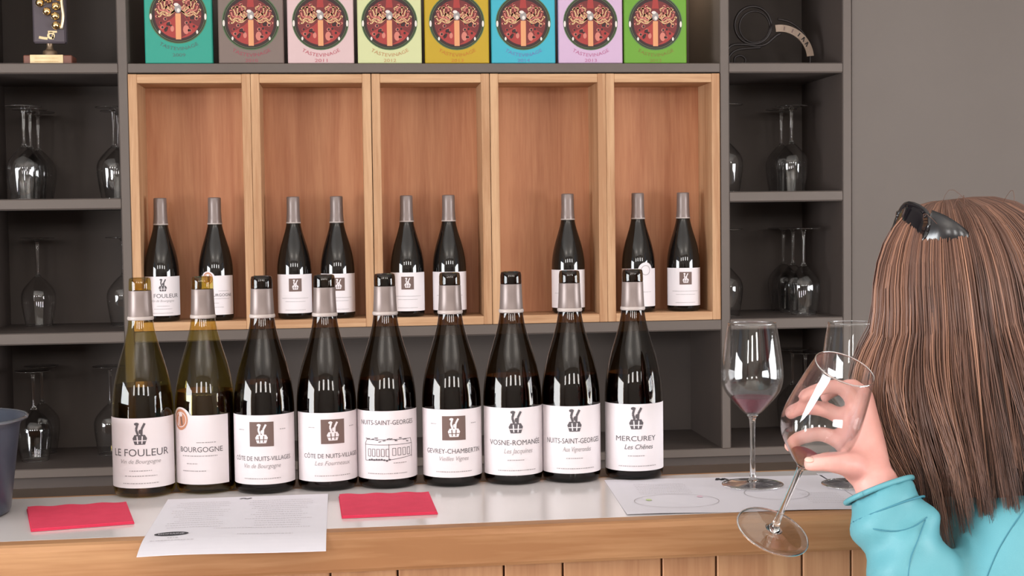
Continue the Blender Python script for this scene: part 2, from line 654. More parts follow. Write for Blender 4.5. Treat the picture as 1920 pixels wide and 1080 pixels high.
ME_BODY = shared('glass_body', BODY)
OPEN = BODY[:-1] + [(0.296, 0.0118), (0.294, 0.0105), (0.27, 0.0100)]
ME_OPEN = shared('glass_body_open', OPEN, close_ends=False)
_ob = bmesh.new()
_ob.from_mesh(ME_OPEN)
_ob.faces.new([_ob.verts[k] for k in range(44)][::-1]) if hasattr(_ob.verts, 'ensure_lookup_table') and (_ob.verts.ensure_lookup_table() or True) else None
_ob.to_mesh(ME_OPEN)
_ob.free()


def liquid(level):
    pr = [(0.004, 0.030), (0.006, 0.0385), (0.012, 0.0398)] + [(z, r - 0.0018) for z, r in BODY if 0.02 < z < level] + [(level, body_r(level) - 0.0018)]
    return shared('liquid', pr)


CAPS = [(0.232, 0.0176), (0.2335, 0.0178), (0.246, 0.0165), (0.262, 0.0157), (0.280, 0.0157), (0.2945, 0.0155), (0.2965, 0.0149), (0.2972, 0.012)]
ME_CAPS = shared('capsule', CAPS, 32)
COLL = [(0.2385, 0.0170), (0.2400, 0.0173), (0.2425, 0.0171), (0.2440, 0.0166), (0.256, 0.0159), (0.268, 0.0154), (0.2775, 0.0152), (0.2785, 0.0150)]
ME_COLL = shared('collar', COLL, 32, close_ends=False)
ME_BEAD = shared('bead', [(0.2383, 0.0166), (0.2387, 0.0174), (0.2402, 0.0178), (0.2418, 0.0177), (0.2432, 0.0172), (0.2436, 0.0164)], 32, close_ends=False)
LZ0, LZ1 = 0.0140, 0.1085


def emblem_vat(P, x, z, s, ink, layer=1, white=None):
    """treading vat with two legs sticking out of it"""
    P.poly([(x - 0.228 * s, z + .02 * s), (x - 0.319 * s, z + .30 * s), (x - 0.228 * s, z + .46 * s), (x + 0.228 * s, z + .46 * s), (x + 0.319 * s, z + .30 * s), (x + 0.228 * s, z + .02 * s)], ink, layer)
    g = white or PAPER
    P.stroke([(x - 0.091 * s, z + .06 * s), (x - 0.114 * s, z + .40 * s)], .05 * s, g, layer + 1)
    P.stroke([(x + 0.091 * s, z + .06 * s), (x + 0.114 * s, z + .40 * s)], .05 * s, g, layer + 1)
    P.stroke([(x - 0.274 * s, z + .20 * s), (x + 0.274 * s, z + .20 * s)], .04 * s, g, layer + 1)
    P.stroke([(x - 0.076 * s, z + .46 * s), (x - 0.152 * s, z + .70 * s), (x - 0.091 * s, z + .92 * s)], .10 * s, ink, layer)
    P.stroke([(x + 0.076 * s, z + .46 * s), (x + 0.091 * s, z + .72 * s), (x + 0.228 * s, z + .98 * s)], .10 * s, ink, layer)
    P.ellipse(x - 0.129 * s, z + .95 * s, .11 * s, .07 * s, ink, layer, 10)
    P.ellipse(x + 0.015 * s, z + .60 * s, .06 * s, .10 * s, ink, layer, 10)


def microlines(P, x, z, wd, m, seed=0):
    """a row of tiny illegible marks"""
    rr = random.Random(seed)
    a = x - wd / 2
    while a < x + wd / 2:
        l = rr.uniform(0.0012, 0.0035)
        P.rect(a, z, min(a + l, x + wd / 2), z + 0.0011, m, 1)
        a += l + rr.uniform(0.0005, 0.0012)


def make_label(root, kind, back=False):
    ink = INK
    half = {'medal': 1.08}.get(kind, 1.42)
    R = RB + 0.0004
    n = 40
    V, F = lathe([(LZ0, R), ((LZ0 + LZ1) / 2, R), (LZ1, R)], n, -half, half)
    if kind in ('medal', 'round'):
        # raised tab of the label around the printed medallion
        cx = -0.62 * R if kind == 'medal' else 0.12 * R
        if kind == 'round':
            cx = 0.45 * R
        rad = 0.0175 if kind == 'medal' else 0.0195
        cz = LZ1 - 0.0055 if kind == 'medal' else LZ1 - 0.004
        b = len(V)
        N = 18
        for k in range(N + 1):
            a = PI * k / N
            px_, pz_ = cx + rad * math.cos(a), cz + rad * math.sin(a) * (1.0 if kind == 'round' else 0.92)
            ang = px_ / R
            V.append((R * math.sin(ang), -R * math.cos(ang), max(pz_, LZ1 - 0.004)))
            V.append((R * math.sin(ang), -R * math.cos(ang), LZ1 - 0.004))
        for k in range(N):
            F.append((b + 2 * k, b + 2 * k + 2, b + 2 * k + 3, b + 2 * k + 1))
    lab = mesh_obj('label', V, F, PAPER, root, True)
    P = Print()
    W = 0.070
    if kind == 'fouleur':
        emblem_vat(P, 0, 0.0725, 0.030, ink)
        P.text('LE FOULEUR', 0, 0.0575, 0.0100, ink, 0.082)
        P.text('Vin de Bourgogne', 0, 0.0475, 0.0058, PALEINK, 0.056, 0.3)
        microlines(P, 0, 0.037, 0.030, PALEINK, 1)
        microlines(P, 0, 0.030, 0.044, PALEINK, 2)
        microlines(P, 0, 0.020, 0.050, PALEINK, 3)
    elif kind == 'medal':
        cx = -0.62 * R
        P.ellipse(cx, LZ1 - 0.0062, 0.0128, 0.0145, COPPERINK, 1, 24)
        P.ring(cx, LZ1 - 0.0062, 0.0096, 0.0106, PAPER, 2, 24)
        P.stroke([(cx - .004, LZ1 - .014), (cx - .003, LZ1 - .002)], .0024, PAPER, 2)
        P.stroke([(cx + .003, LZ1 - .014), (cx + .001, LZ1 - .001)], .0024, BROWNINK, 2)
        P.ellipse(cx, LZ1 + 0.0005, 0.0036, 0.003, PAPER, 2, 10)
        microlines(P, 0.012, 0.071, 0.026, PALEINK, 4)
        P.text('BOURGOGNE', 0.004, 0.0585, 0.0072, ink, 0.062)
        microlines(P, 0.002, 0.0525, 0.050, PALEINK, 5)
        microlines(P, -0.008, 0.042, 0.016, PALEINK, 6)
        microlines(P, -0.006, 0.032, 0.034, PALEINK, 7)
    elif kind in ('square_nuits', 'square_nuits_b', 'gevrey'):
        P.rect(-0.0165, 0.066, 0.0165, 0.0995, BROWNINK, 1, 6)
        emblem_vat(P, 0, 0.070, 0.0265, PAPER, 2, BROWNINK)
        if kind == 'gevrey':
            P.text('GEVREY-CHAMBERTIN', 0, 0.0475, 0.0068, ink, 0.086)
            P.text('Vieilles Vignes', 0, 0.0375, 0.0062, PALEINK, 0.042, 0.3)
        else:
            P.text('CÔTE DE NUITS-VILLAGES', 0, 0.0465, 0.0062, ink, 0.086)
            P.text('Vin de Bourgogne' if kind == 'square_nuits' else 'Les Fourneaux', 0, 0.0365, 0.0062, PALEINK, 0.052, 0.3)
        microlines(P, 0, 0.0215, 0.052, PALEINK, 8)
        microlines(P, -0.030, 0.088, 0.009, PALEINK, 9)
        microlines(P, 0.030, 0.088, 0.009, PALEINK, 10)
    elif kind == 'house':
        P.text('NUITS-SAINT-GEORGES', 0, 0.0895, 0.0066, ink, 0.082)
        g = INK
        t = 0.0007
        P.stroke([(-.033, .040), (-.033, .064), (-.030, .069), (.036, .069), (.038, .062), (.038, .043)], t, g, 1)
        P.stroke([(-.033, .062), (.038, .062)], t, g, 1)
        P.stroke([(-.033, .040), (.002, .041), (.038, .045)], t, g, 1)
        P.stroke([(.002, .041), (.002, .063)], t, g, 1)
        for k in range(5):
            x = -.028 + .0065 * k
            P.stroke([(x, .046), (x, .056), (x + .004, .056), (x + .004, .046), (x, .046)], t, g, 1)
        for k in range(4):
            x = .007 + .0075 * k
            P.stroke([(x, .047), (x, .057), (x + .0045, .057), (x + .0045, .047), (x, .047)], t, g, 1)
        rr = random.Random(3)
        for k in range(16):
            x = rr.uniform(-.033, .036)
            z = rr.uniform(.0655, .0715)
            P.stroke([(x, z), (x + .004, z + rr.uniform(-.0012, .0012))], .0012, g, 1)
        for k in range(9):
            x = -.026 + .0036 * k
            P.ellipse(x, .0405 + rr.uniform(-.001, .0012), .0018, .0013, g, 1, 8)
        microlines(P, 0.018, 0.036, 0.020, PALEINK, 11)
        microlines(P, 0, 0.0215, 0.058, PALEINK, 12)
    elif kind in ('vosne', 'nuits', 'mercurey'):
        emblem_vat(P, 0.000, 0.0725, 0.0315, ink)
        nm, sub, wd = {'vosne': ('VOSNE-ROMANÉE', 'Les Jacquines', 0.080), 'nuits': ('NUITS-SAINT-GEORGES', 'Aux Vignerondes', 0.086),
                       'mercurey': ('MERCUREY', 'Les Chênes', 0.060)}[kind]
        P.text(nm, 0, 0.0565, 0.0074, ink, wd)
        P.text(sub, 0.004, 0.0450, 0.0070, PALEINK if kind != 'mercurey' else ink, 0.042, 0.3)
        microlines(P, 0, 0.035, 0.024, PALEINK, 13)
        microlines(P, 0.002, 0.0205, 0.056, PALEINK, 14)
    elif kind == 'square':
        P.rect(-0.0155, 0.067, 0.0155, 0.0985, BROWNINK, 1, 6)
        emblem_vat(P, 0, 0.071, 0.0245, PAPER, 2, BROWNINK)
        microlines(P, 0, 0.050, 0.070, PALEINK, 15)
        microlines(P, 0, 0.042, 0.050, PALEINK, 16)
        microlines(P, 0, 0.0215, 0.052, PALEINK, 17)
    elif kind == 'round':
        P.ring(0.45 * R, LZ1 - 0.004, 0.011, 0.0125, PALEINK, 1, 20)
        microlines(P, 0.010, 0.050, 0.05, PALEINK, 18)
    else:
        microlines(P, 0, 0.050, 0.070, PALEINK, 19)
        microlines(P, 0, 0.0215, 0.052, PALEINK, 20)
    P.wrapped('label_print', R, lab)
    return lab


def to_cam(x, y):
    return math.atan2(-x, CAM_D + y)


ONES = [  # x, y, kind, extra turn in degrees, label
    (-0.2907, 'fouleur', -7, 'olive glass white wine bottle, leftmost in the front row on the counter'),
    (-0.2082, 'medal', -16, 'front row bottle with a round copper medallion poking above its label'),
    (-0.1265, 'square_nuits', -6, 'dark front row bottle with brown square emblem, third from the left on the counter'),
    (-0.0411, 'square_nuits_b', 11, 'dark front row bottle with brown square emblem turned to its right, fourth from the left'),
    (0.0424, 'house', 0, 'dark front row bottle whose label shows a line drawing of a house'),
    (0.1332, 'gevrey', 4, 'dark front row bottle with brown square emblem, just right of the house-drawing bottle'),
    (0.2194, 'vosne', 6, 'dark front row bottle with grey vat emblem, third from the right on the counter'),
    (0.3026, 'nuits', 7, 'dark front row bottle with grey vat emblem, second from the right on the counter'),
    (0.3941, 'mercurey', 5, 'dark front row bottle with grey vat emblem, at the right end of the row'),
]
CSL = 0.0177                                     # the counter runs at a slight angle to the wall
for k, (x, kind, turn, lab) in enumerate(ONES):
    y = -1.4755 + (-0.004, 0.009, -0.006, 0, 0.002, 0, 0, 0, 0.004)[k]
    b = thing('wine_bottle', lab, 'bottle', (x, y, ZC + 0.0003), to_cam(x, y) + math.radians(turn), 'opened bottles on the counter')
    gl = inst('glass_body', ME_OPEN, SHELLOLIVE if k < 2 else SHELLDARK, b)
    if k < 2:
        tag(gl, 'olive green glass')
    inst('wine', liquid(0.150 if k == 0 else 0.139 if k == 1 else 0.150), WHITEWINE if k == 0 else REDWINE, b)
    c = inst('foil_collar', ME_COLL, FOIL, b)
    inst('collar_rim', ME_BEAD, FOILRIM, c)
    make_label(b, kind)

BACKS = [  # x on the wall plane, kind, turn, label
    (-0.4625, 'fouleur', 2, 'sealed bottle at the far left of the first oak box, grey vat emblem'),
    (-0.3335, 'medal', 8, 'sealed bottle with small round medallion on its label, right side of the first oak box'),
    (-0.1445, 'square', 2, 'sealed bottle with square emblem, left one in the second oak box'),
    (-0.0395, 'square', 2, 'sealed bottle with square emblem, right one in the second oak box'),
    (0.1315, 'square', 0, 'sealed bottle with square emblem, left one in the middle oak box'),
    (0.2355, 'plain', 0, 'sealed bottle in the middle oak box, label mostly hidden by a front row neck'),
    (0.5330, 'plain', -4, 'sealed bottle standing alone in the fourth oak box'),
    (0.7110, 'round', 0, 'sealed bottle with rounded tab rising above its label, left in the rightmost oak box'),
    (0.8265, 'square', 8, 'sealed bottle with square emblem, at the far right of the rightmost oak box'),
]
for x, kind, turn, lab in BACKS:
    y = 0.058
    b = thing('wine_bottle', lab, 'bottle', (x, y, BZ0 + BT + 0.0003), to_cam(x, y) + math.radians(turn), 'sealed bottles in the oak boxes')
    inst('glass_body', ME_BODY, BLACKBOTTLE, b)
    c = inst('capsule', ME_CAPS, FOIL, b)
    inst('capsule_rim', shared('capsule_rim', [(0.2318, 0.0172), (0.2322, 0.0181), (0.2345, 0.0182), (0.2352, 0.0172)], 32, False), FOILRIM, c)
    make_label(b, kind, True)

# ------------------------------------------------------------------ wine glasses
def glass_profiles():
    outer = smooth_prof([(0.096, 0.0055), (0.100, 0.0118), (0.108, 0.0198), (0.120, 0.0305), (0.130, 0.0375), (0.141, 0.0411), (0.152, 0.0420), (0.170, 0.0408), (0.200, 0.0365), (0.222, 0.0326)], 5)
    return outer


GO = glass_profiles()


def glass_r(z):
    for (z0, r0), (z1, r1) in zip(GO[:-1], GO[1:]):
        if z0 <= z <= z1:
            return r0 + (r1 - r0) * (z - z0) / (z1 - z0)
    return GO[-1][1]


BOWL = GO + [(GO[-1][0] + 0.0006, GO[-1][1] - 0.0005), (GO[-1][0], GO[-1][1] - 0.0010)] + [(z + 0.0006, max(r - 0.0010, 0.0004)) for z, r in reversed(GO[1:])] + [(0.0985, 0.0002)]
ME_BOWL = shared('bowl', BOWL, 48, close_ends=False)
STEMP = smooth_prof([(0.0052, 0.0100), (0.0075, 0.0062), (0.014, 0.0042), (0.030, 0.0034), (0.060, 0.0032), (0.082, 0.0036), (0.092, 0.0048), (0.0965, 0.0080)], 4)
ME_STEM = shared('stem', STEMP, 20)
FOOT = [(0.0, 0.030), (0.0, 0.0405), (0.0006, 0.0414), (0.0014, 0.0416), (0.0021, 0.0408), (0.0028, 0.034), (0.0036, 0.022), (0.0050, 0.0115), (0.0056, 0.0085)]
ME_FOOT = shared('foot', FOOT, 48)
ME_FRIM = bpy.data.meshes.new('foot_rim')
_v, _f = tube([(0.0412 * math.cos(2 * PI * k / 48), 0.0412 * math.sin(2 * PI * k / 48), 0.0012) for k in range(49)], 0.0011, 8, False)
ME_FRIM.from_pydata(_v, [], _f)
ME_FRIM.polygons.foreach_set('use_smooth', [True] * len(_f))
ME_RIM = bpy.data.meshes.new('rim')
_v, _f = tube([((GO[-1][1] - 0.0003) * math.cos(2 * PI * k / 48), (GO[-1][1] - 0.0003) * math.sin(2 * PI * k / 48), GO[-1][0]) for k in range(49)], 0.0008, 8, False)
ME_RIM.from_pydata(_v, [], _f)
ME_RIM.polygons.foreach_set('use_smooth', [True] * len(_f))


def wine_glass(label, loc, group=None, dregs=None, rot=None, tiny=False):
    g = thing('wine_glass', label, 'glass', loc, 0, group)
    inst('bowl', ME_BOWL, GLASS, g)
    inst('stem', ME_STEM, STEM, g)
    inst('foot', ME_FOOT, FOOTG, g)
    inst('rim', ME_RIM, STEM, g)
    inst('foot_rim', ME_FRIM, STEM, g)
    if dregs:
        lv = dregs
        pr = [(0.1000, 0.0004)] + [(z + 0.0009, max(r - 0.0014, 0.0005)) for z, r in GO if 0.1000 < z < lv] + [(lv, glass_r(lv - 0.001) - 0.0013)]
        inst('red_wine', shared('red_wine', pr, 48), DREG, g)
    if rot is not None:
        g.rotation_euler = rot
    return g


wine_glass('upright wine glass with a little red wine, standing on the counter by the last bottle', (0.538, -1.578, ZC + 0.0018), 'glasses on the counter', 0.1215)
wine_glass('empty upright wine glass half hidden behind the woman holding her glass', (0.6715, -1.600, ZC + 0.0018), 'glasses on the counter')

# glasses stored upside down in the cubbies
UP = (PI, 0, 0)
HG = 0.2228
store = []
proto = None


def stored(px, py_foot, y, z, label):
    """px = image column of the stem, used only to measure its place along the shelf"""
    global proto
    d = (CR * ((px - 960) / FPX) + CF - CU * ((py_foot - 540) / FPX))
    t = (y - CAM.y) / d.y
    x = CAM.x + d.x * t
    if proto is None:
        proto = wine_glass('', (0, 0, 0), 'stored glasses in the cubbies', rot=UP)
        g = proto
    else:
        g = copy_tree(proto)
    g.location = (x, y, z + HG + 0.0016)
    g.rotation_euler = (PI, 0, random.uniform(0, 6))
    g['label'] = label


stored(46, 300, 0.065, Z2T, 'upside-down wine glass nearest the front in the second cubby of the left column')
stored(58, 300, 0.160, Z2T, 'upside-down wine glass behind the frontmost one in the second left cubby')
stored(73, 300, 0.255, Z2T, 'upside-down wine glass at the back of the second left cubby')
stored(214, 300, 0.105, Z2T, 'upside-down wine glass beside the left post, second left cubby')
stored(222, 300, 0.225, Z2T, 'upside-down wine glass half hidden behind the left post, second left cubby')
stored(72, 540, 0.240, Z3T, 'upside-down wine glass deep in the third left cubby')
stored(232, 540, 0.200, Z3T, 'upside-down wine glass nearly hidden behind the left post, third left cubby')
stored(64, 780, 0.130, Z4T, 'upside-down wine glass in the bottom left cubby beside the ice bucket')
stored(80, 780, 0.250, Z4T, 'upside-down wine glass at the back of the bottom left cubby')
stored(208, 780, 0.200, Z4T, 'upside-down wine glass beside the leftmost front bottle, bottom left cubby')
stored(1362, 280, 0.100, Z2T, 'upside-down wine glass mostly hidden by the right post, second right cubby')
stored(1465, 280, 0.255, Z2T, 'upside-down wine glass at the back of the second right cubby')
stored(1484, 280, 0.150, Z2T, 'upside-down wine glass in front in the second right cubby')
stored(1362, 510, 0.100, Z3T, 'upside-down wine glass mostly hidden by the right post, third right cubby')
stored(1469, 510, 0.275, Z3T, 'upside-down wine glass, left of three in the third right cubby')
stored(1487, 510, 0.185, Z3T, 'upside-down wine glass, middle of three in the third right cubby')
stored(1507, 510, 0.095, Z3T, 'upside-down wine glass, right of three in the third right cubby')
stored(1486, 720, 0.240, Z4T, 'upside-down wine glass at the back of the bottom right cubby')
stored(1510, 720, 0.140, Z4T, 'upside-down wine glass in front in the bottom right cubby')

# ------------------------------------------------------------------ counter
ang = math.atan(CSL)
counter = thing('bar_counter', 'long bar counter with white top, oak edge and upright oak boards', 'counter', (0, -1.7505, 0), ang)
CX0, CX1 = -1.7, 1.25
box_obj('white_top', (CX0, 0.0, ZC - 0.03), (CX1, 0.268, ZC), BARTOP, counter, 0.0008)
fe = [(-0.0003, 0.0), (-0.022, 0.0), (-0.027, -0.002), (-0.030, -0.008), (-0.030, -0.043), (-0.028, -0.047), (-0.0003, -0.047)]


def extrude_x(name, prof, x0, x1, mat, parent):
    n = len(prof)
    V = [(x0, y, ZC + z) for y, z in prof] + [(x1, y, ZC + z) for y, z in prof]
    F = [(k, (k + 1) % n, n + (k + 1) % n, n + k) for k in range(n)] + [tuple(reversed(range(n))), tuple(range(n, 2 * n))]
    return mesh_obj(name, V, F, mat, parent)


extrude_x('front_edge', fe, CX0, CX1, BAR_H, counter)
extrude_x('back_edge', [(0.278, -0.0006), (0.2685, -0.0006), (0.2685, -0.047), (0.278, -0.047)], CX0, CX1, BAR_H, counter)
extrude_x('back_ledge', [(0.345, -0.0006), (0.2785, -0.0006), (0.2785, -0.047), (0.345, -0.047)], CX0, CX1, LEDGE, counter)
box_obj('counter_core', (CX0, 0.02, 0.02), (CX1, 0.30, ZC - 0.048), BAR_V, counter, 0)


def counter_x(px):
    """place along the front board plane for a joint seen at an image column"""
    d = CR * ((px - 960) / FPX) + CF - CU * ((1070 - 540) / FPX)
    t = (-1.735 - CAM.y) / d.y
    return CAM.x + d.x * t


joints = [-700, -560, -430, -330, -190, -60, 45, 170, 300, 440, 620, 745, 943, 1053, 1238, 1340, 1501, 1593, 1700, 1830, 1960, 2090, 2200]
jx = [counter_x(p) for p in joints]
for a, b in zip(jx[:-1], jx[1:]):
    if b > CX0 and a < CX1:
        box_obj('front_board', (a + 0.0012, -0.001 + random.uniform(-.0006, .0006), 0.02), (b - 0.0012, 0.0195, ZC - 0.0475), BAR_V, counter, 0.0012)

# ------------------------------------------------------------------ papers and napkins
def on_counter(px, py, z=0.0):
    d = CR * ((px - 960) / FPX) + CF - CU * ((py - 540) / FPX)
    t = (ZC + z - CAM.z) / d.z
    return CAM + d * t


def slab(name, corners, z, th, mat, nx=12, ny=8, wave=None, parent=None):
    """thin sheet between four ground points (back-left, back-right, front-right, front-left)"""
    c = [Vector((p.x, p.y, 0)) for p in corners]
    V, F = [], []
    for s in (0, 1):
        for j in range(ny + 1):
            for i in range(nx + 1):
                u, v = i / nx, j / ny
                p = (c[0] * (1 - u) + c[1] * u) * (1 - v) + (c[3] * (1 - u) + c[2] * u) * v
                dz = wave(u, v) if wave else 0
                V.append((p.x, p.y, z + dz + (th if s else 0)))
    m = (nx + 1) * (ny + 1)
    for j in range(ny):
        for i in range(nx):
            a = j * (nx + 1) + i
            q = (a, a + 1, a + nx + 2, a + nx + 1)
            F.append(q)
            F.append(tuple(m + k for k in reversed(q)))
    rim = [i for i in range(nx + 1)] + [(j * (nx + 1) + nx) for j in range(1, ny + 1)] + [ny * (nx + 1) + i for i in range(nx - 1, -1, -1)] + [j * (nx + 1) for j in range(ny - 1, 0, -1)]
    for a, b in zip(rim, rim[1:] + rim[:1]):
        F.append((a, m + a, m + b, b))
    return mesh_obj(name, V, F, mat, parent, False)


def napkin(label, px4):
    cs = [on_counter(*p) for p in px4]
    o = tag(empty('paper_napkin', (0, 0, 0)), label, 'napkin', 'red napkins on the counter')
    slab('lower_fold', cs, ZC + 0.0004, 0.0016, NAPKIN, parent=o)
    c0 = sum((Vector((p.x, p.y, 0)) for p in cs), Vector()) / 4
    cs2 = [c0 + (Vector((p.x, p.y, 0)) - c0) * 0.985 for p in cs]
    slab('upper_fold', cs2, ZC + 0.0021, 0.0018, NAPKIN, 24, 6, lambda u, v: 0.0016 * (1 - v) ** 2 * (0.6 + 0.4 * math.sin(u * 19)) , parent=o)
    return o


napkin('folded red paper napkin at the left, beside the ice bucket', [(50, 957), (238, 947), (252, 983), (58, 998)])
napkin('folded red paper napkin in front of the fifth and sixth bottles', [(635, 933), (805, 928), (821, 965), (641, 973)])

# printed tasting sheet hanging over the front edge
bl, br, fr_, fl = (on_counter(*p) for p in ((315, 939), (612, 931), (617, 1028), (262, 1040)))
sheet = thing('tasting_sheet', 'white printed tasting sheet hanging over the front edge of the counter', 'paper', (bl.x, bl.y, ZC))
ax = Vector((br.x - bl.x, br.y - bl.y, 0))
ay = Vector((fl.x - bl.x, fl.y - bl.y, 0))
sheet.rotation_euler = (0, 0, math.atan2(ax.y, ax.x) + 0.044)


def local_slab(name, wx, wy, z, th, mat, nx, ny, wave, parent, skew=0.0):
    V, F = [], []
    for s in (0, 1):
        for j in range(ny + 1):
            for i in range(nx + 1):
                u, v = i / nx, j / ny
                V.append((u * wx + skew * v, -v * wy, z + wave(u, v) + (th if s else 0)))
    m = (nx + 1) * (ny + 1)
    for j in range(ny):
        for i in range(nx):
            a = j * (nx + 1) + i
            q = (a, a + 1, a + nx + 2, a + nx + 1)
            F.append(q)
            F.append(tuple(m + k for k in reversed(q)))
    rim = [i for i in range(nx + 1)] + [(j * (nx + 1) + nx) for j in range(1, ny + 1)] + [ny * (nx + 1) + i for i in range(nx - 1, -1, -1)] + [j * (nx + 1) for j in range(ny - 1, 0, -1)]
    for a, b in zip(rim, rim[1:] + rim[:1]):
        F.append((a, m + a, m + b, b))
    return mesh_obj(name, V, F, mat, parent)


SW, SL = 0.212, 0.298
wv = lambda u, v: 0.0015 + 0.0015 * math.sin(u * 5) * v + 0.002 * max(0, v - 0.75) * math.cos(u * 7) - 0.16 * max(0, v - 0.78) ** 2
local_slab('paper', SW, SL, 0, 0.0005, SHEET, 20, 24, wv, sheet)
P = Print()
P.ellipse(0.030, -0.222, 0.020, 0.0105, BLACKINK, 1, 24)
P.text('DOMAINE', 0.030, -0.225, 0.006, SHEET, 0.030, layer=2)
microlines(P, 0.034, -0.244, 0.012, INK, 21)
microlines(P, 0.034, -0.254, 0.050, PALEINK, 22)
P.stroke([(0.096, -0.018), (0.101, -0.013), (0.105, -0.019), (0.111, -0.013)], 0.003, INK, 1)
rr = random.Random(5)
for k in range(14):
    z = -0.035 - 0.0128 * k
    microlines(P, 0.052 if k < 13 else 0.1, z, 0.075 * rr.uniform(0.6, 1.0), PALEINK, 30 + k)
    microlines(P, 0.152, z, 0.085 * rr.uniform(0.6, 1.0), PALEINK, 60 + k)
microlines(P, 0.140, -0.236, 0.065, PALEINK, 90)
for v_i in range(len(P.V)):
    x, z, l = P.V[v_i]
    P.V[v_i] = (x, z, l)
pr = P.flat('sheet_print', None, horizontal=True)
for v in pr.data.vertices:
    v.co.z += wv(v.co.x / SW, -v.co.y / SL) + 0.0006
tag(pr, None, kind='stuff')
pr.parent = [c for c in sheet.children if c.name.startswith('paper')][0]

# large tasting mats under the right-hand glasses
m1 = [on_counter(*p) for p in ((1127, 904), (1250, 885), (1640, 873), (1176, 966))]
mo = Vector((m1[3].x, m1[3].y, ZC))
mat_a = thing('tasting_mat', 'large white printed tasting mat under the upright glass with red wine', 'paper', (mo.x, mo.y, ZC), -0.055)
MW, ML = 0.31, 0.236
wm = lambda u, v: 0.0005 + 0.0012 * math.exp(-((v - 1) / 0.12) ** 2) * (0.5 + 0.5 * math.sin(u * 11))
# front edge lies along x; the sheet reaches back by ML
pa = local_slab('paper', MW, ML, 0, 0.0004, SHEET, 30, 20, wm, mat_a)
for v in pa.data.vertices:
    v.co.y += ML
P = Print()
P.stroke([(0.166 - 0.011, 0.212), (0.166 - 0.007, 0.226), (0.166 - 0.003, 0.211), (0.166 + 0.001, 0.225), (0.166 + 0.006, 0.210), (0.166 + 0.012, 0.215)], 0.0044, BLACKINK, 1)
for (ex, ez, er, ef) in ((0.075, 0.075, 0.055, 0.8), (0.215, 0.110, 0.0425, 1.0)):
    n = 48
    P.stroke([(ex + er * math.cos(2 * PI * k / n), ez + er * ef * math.sin(2 * PI * k / n)) for k in range(n + 1)], 0.0008, PALEINK, 1)
GREENINK = principled('pale_green_ink', srgb(190, 205, 150), 0.8)
PINKINK = principled('pale_pink_ink', srgb(222, 190, 205), 0.8)
P.ellipse(0.040, 0.085, 0.004, 0.006, GREENINK, 1, 10)
P.ellipse(0.110, 0.100, 0.004, 0.006, PINKINK, 1, 10)
for k in range(7):
    microlines(P, 0.07, 0.125 + 0.011 * k, 0.07, PALEINK, 100 + k)
    microlines(P, 0.27, 0.04 + 0.011 * k, 0.05, PALEINK, 120 + k)
pr = P.flat('mat_print', None, horizontal=True)
for v in pr.data.vertices:
    v.co.z += wm(v.co.x / MW, 1 - v.co.y / ML) + 0.0006
pr.parent = pa
tag(pr, None, kind='stuff')
mat_b = thing('tasting_mat', 'second white tasting mat on the counter, beneath the glass behind the woman', 'paper', (mo.x + 0.315, mo.y - 0.004, ZC), -0.02)
pb = local_slab('paper', 0.30, ML, 0, 0.0004, SHEET, 20, 12, lambda u, v: 0.0005, mat_b)
for v in pb.data.vertices:
    v.co.y += ML
P = Print()
for k in range(5):
    microlines(P, 0.06, 0.12 + 0.014 * k, 0.08, PALEINK, 140 + k)
pr = P.flat('mat_print', None, horizontal=True)
for v in pr.data.vertices:
    v.co.z += 0.0012
pr.parent = pb

# ------------------------------------------------------------------ ice bucket
bk = thing('ice_bucket', 'slate blue ice bucket at the left end of the counter, cut by the frame', 'bucket', (-0.522, -1.590, ZC + 0.0003))
bp = [(0.0, 0.070), (0.002, 0.075), (0.006, 0.077), (0.112, 0.0905), (0.118, 0.0930), (0.1215, 0.0985), (0.1235, 0.1000), (0.1250, 0.0985), (0.1245, 0.0960), (0.117, 0.0890), (0.010, 0.0740), (0.006, 0.068), (0.005, 0.001)]
v, f = lathe(bp, 56, close_ends=False)
f.append(tuple(reversed(range(56))))
mesh_obj('bucket_wall', v, f, BUCKETM, bk, True)
v, f = tube([(0.0995 * math.cos(2 * PI * k / 48), 0.0995 * math.sin(2 * PI * k / 48), 0.1235) for k in range(49)], 0.0022, 6)
mesh_obj('rolled_rim', v, f, principled('rim_metal', srgb(120, 124, 132), 0.25, 0.5, 0.6), bk, True)

# ------------------------------------------------------------------ commemorative panels on the top shelf
RINGG = principled('emblem_green_ring', srgb(70, 96, 60), 0.6)
DARKR = principled('emblem_dark_wine', srgb(44, 18, 18), 0.6)
REDR = principled('emblem_red', srgb(150, 46, 42), 0.6)
MIDR = principled('emblem_deep_red', srgb(104, 32, 32), 0.6)
CREAM = principled('emblem_cream', srgb(200, 160, 116), 0.6)
PINKR = principled('emblem_pink', srgb(190, 112, 98), 0.6)
SILV = principled('emblem_silver', srgb(140, 132, 130), 0.5)
COLUMN = principled('emblem_column', srgb(206, 142, 98), 0.6)
WHITER = principled('emblem_white', srgb(212, 202, 194), 0.6)


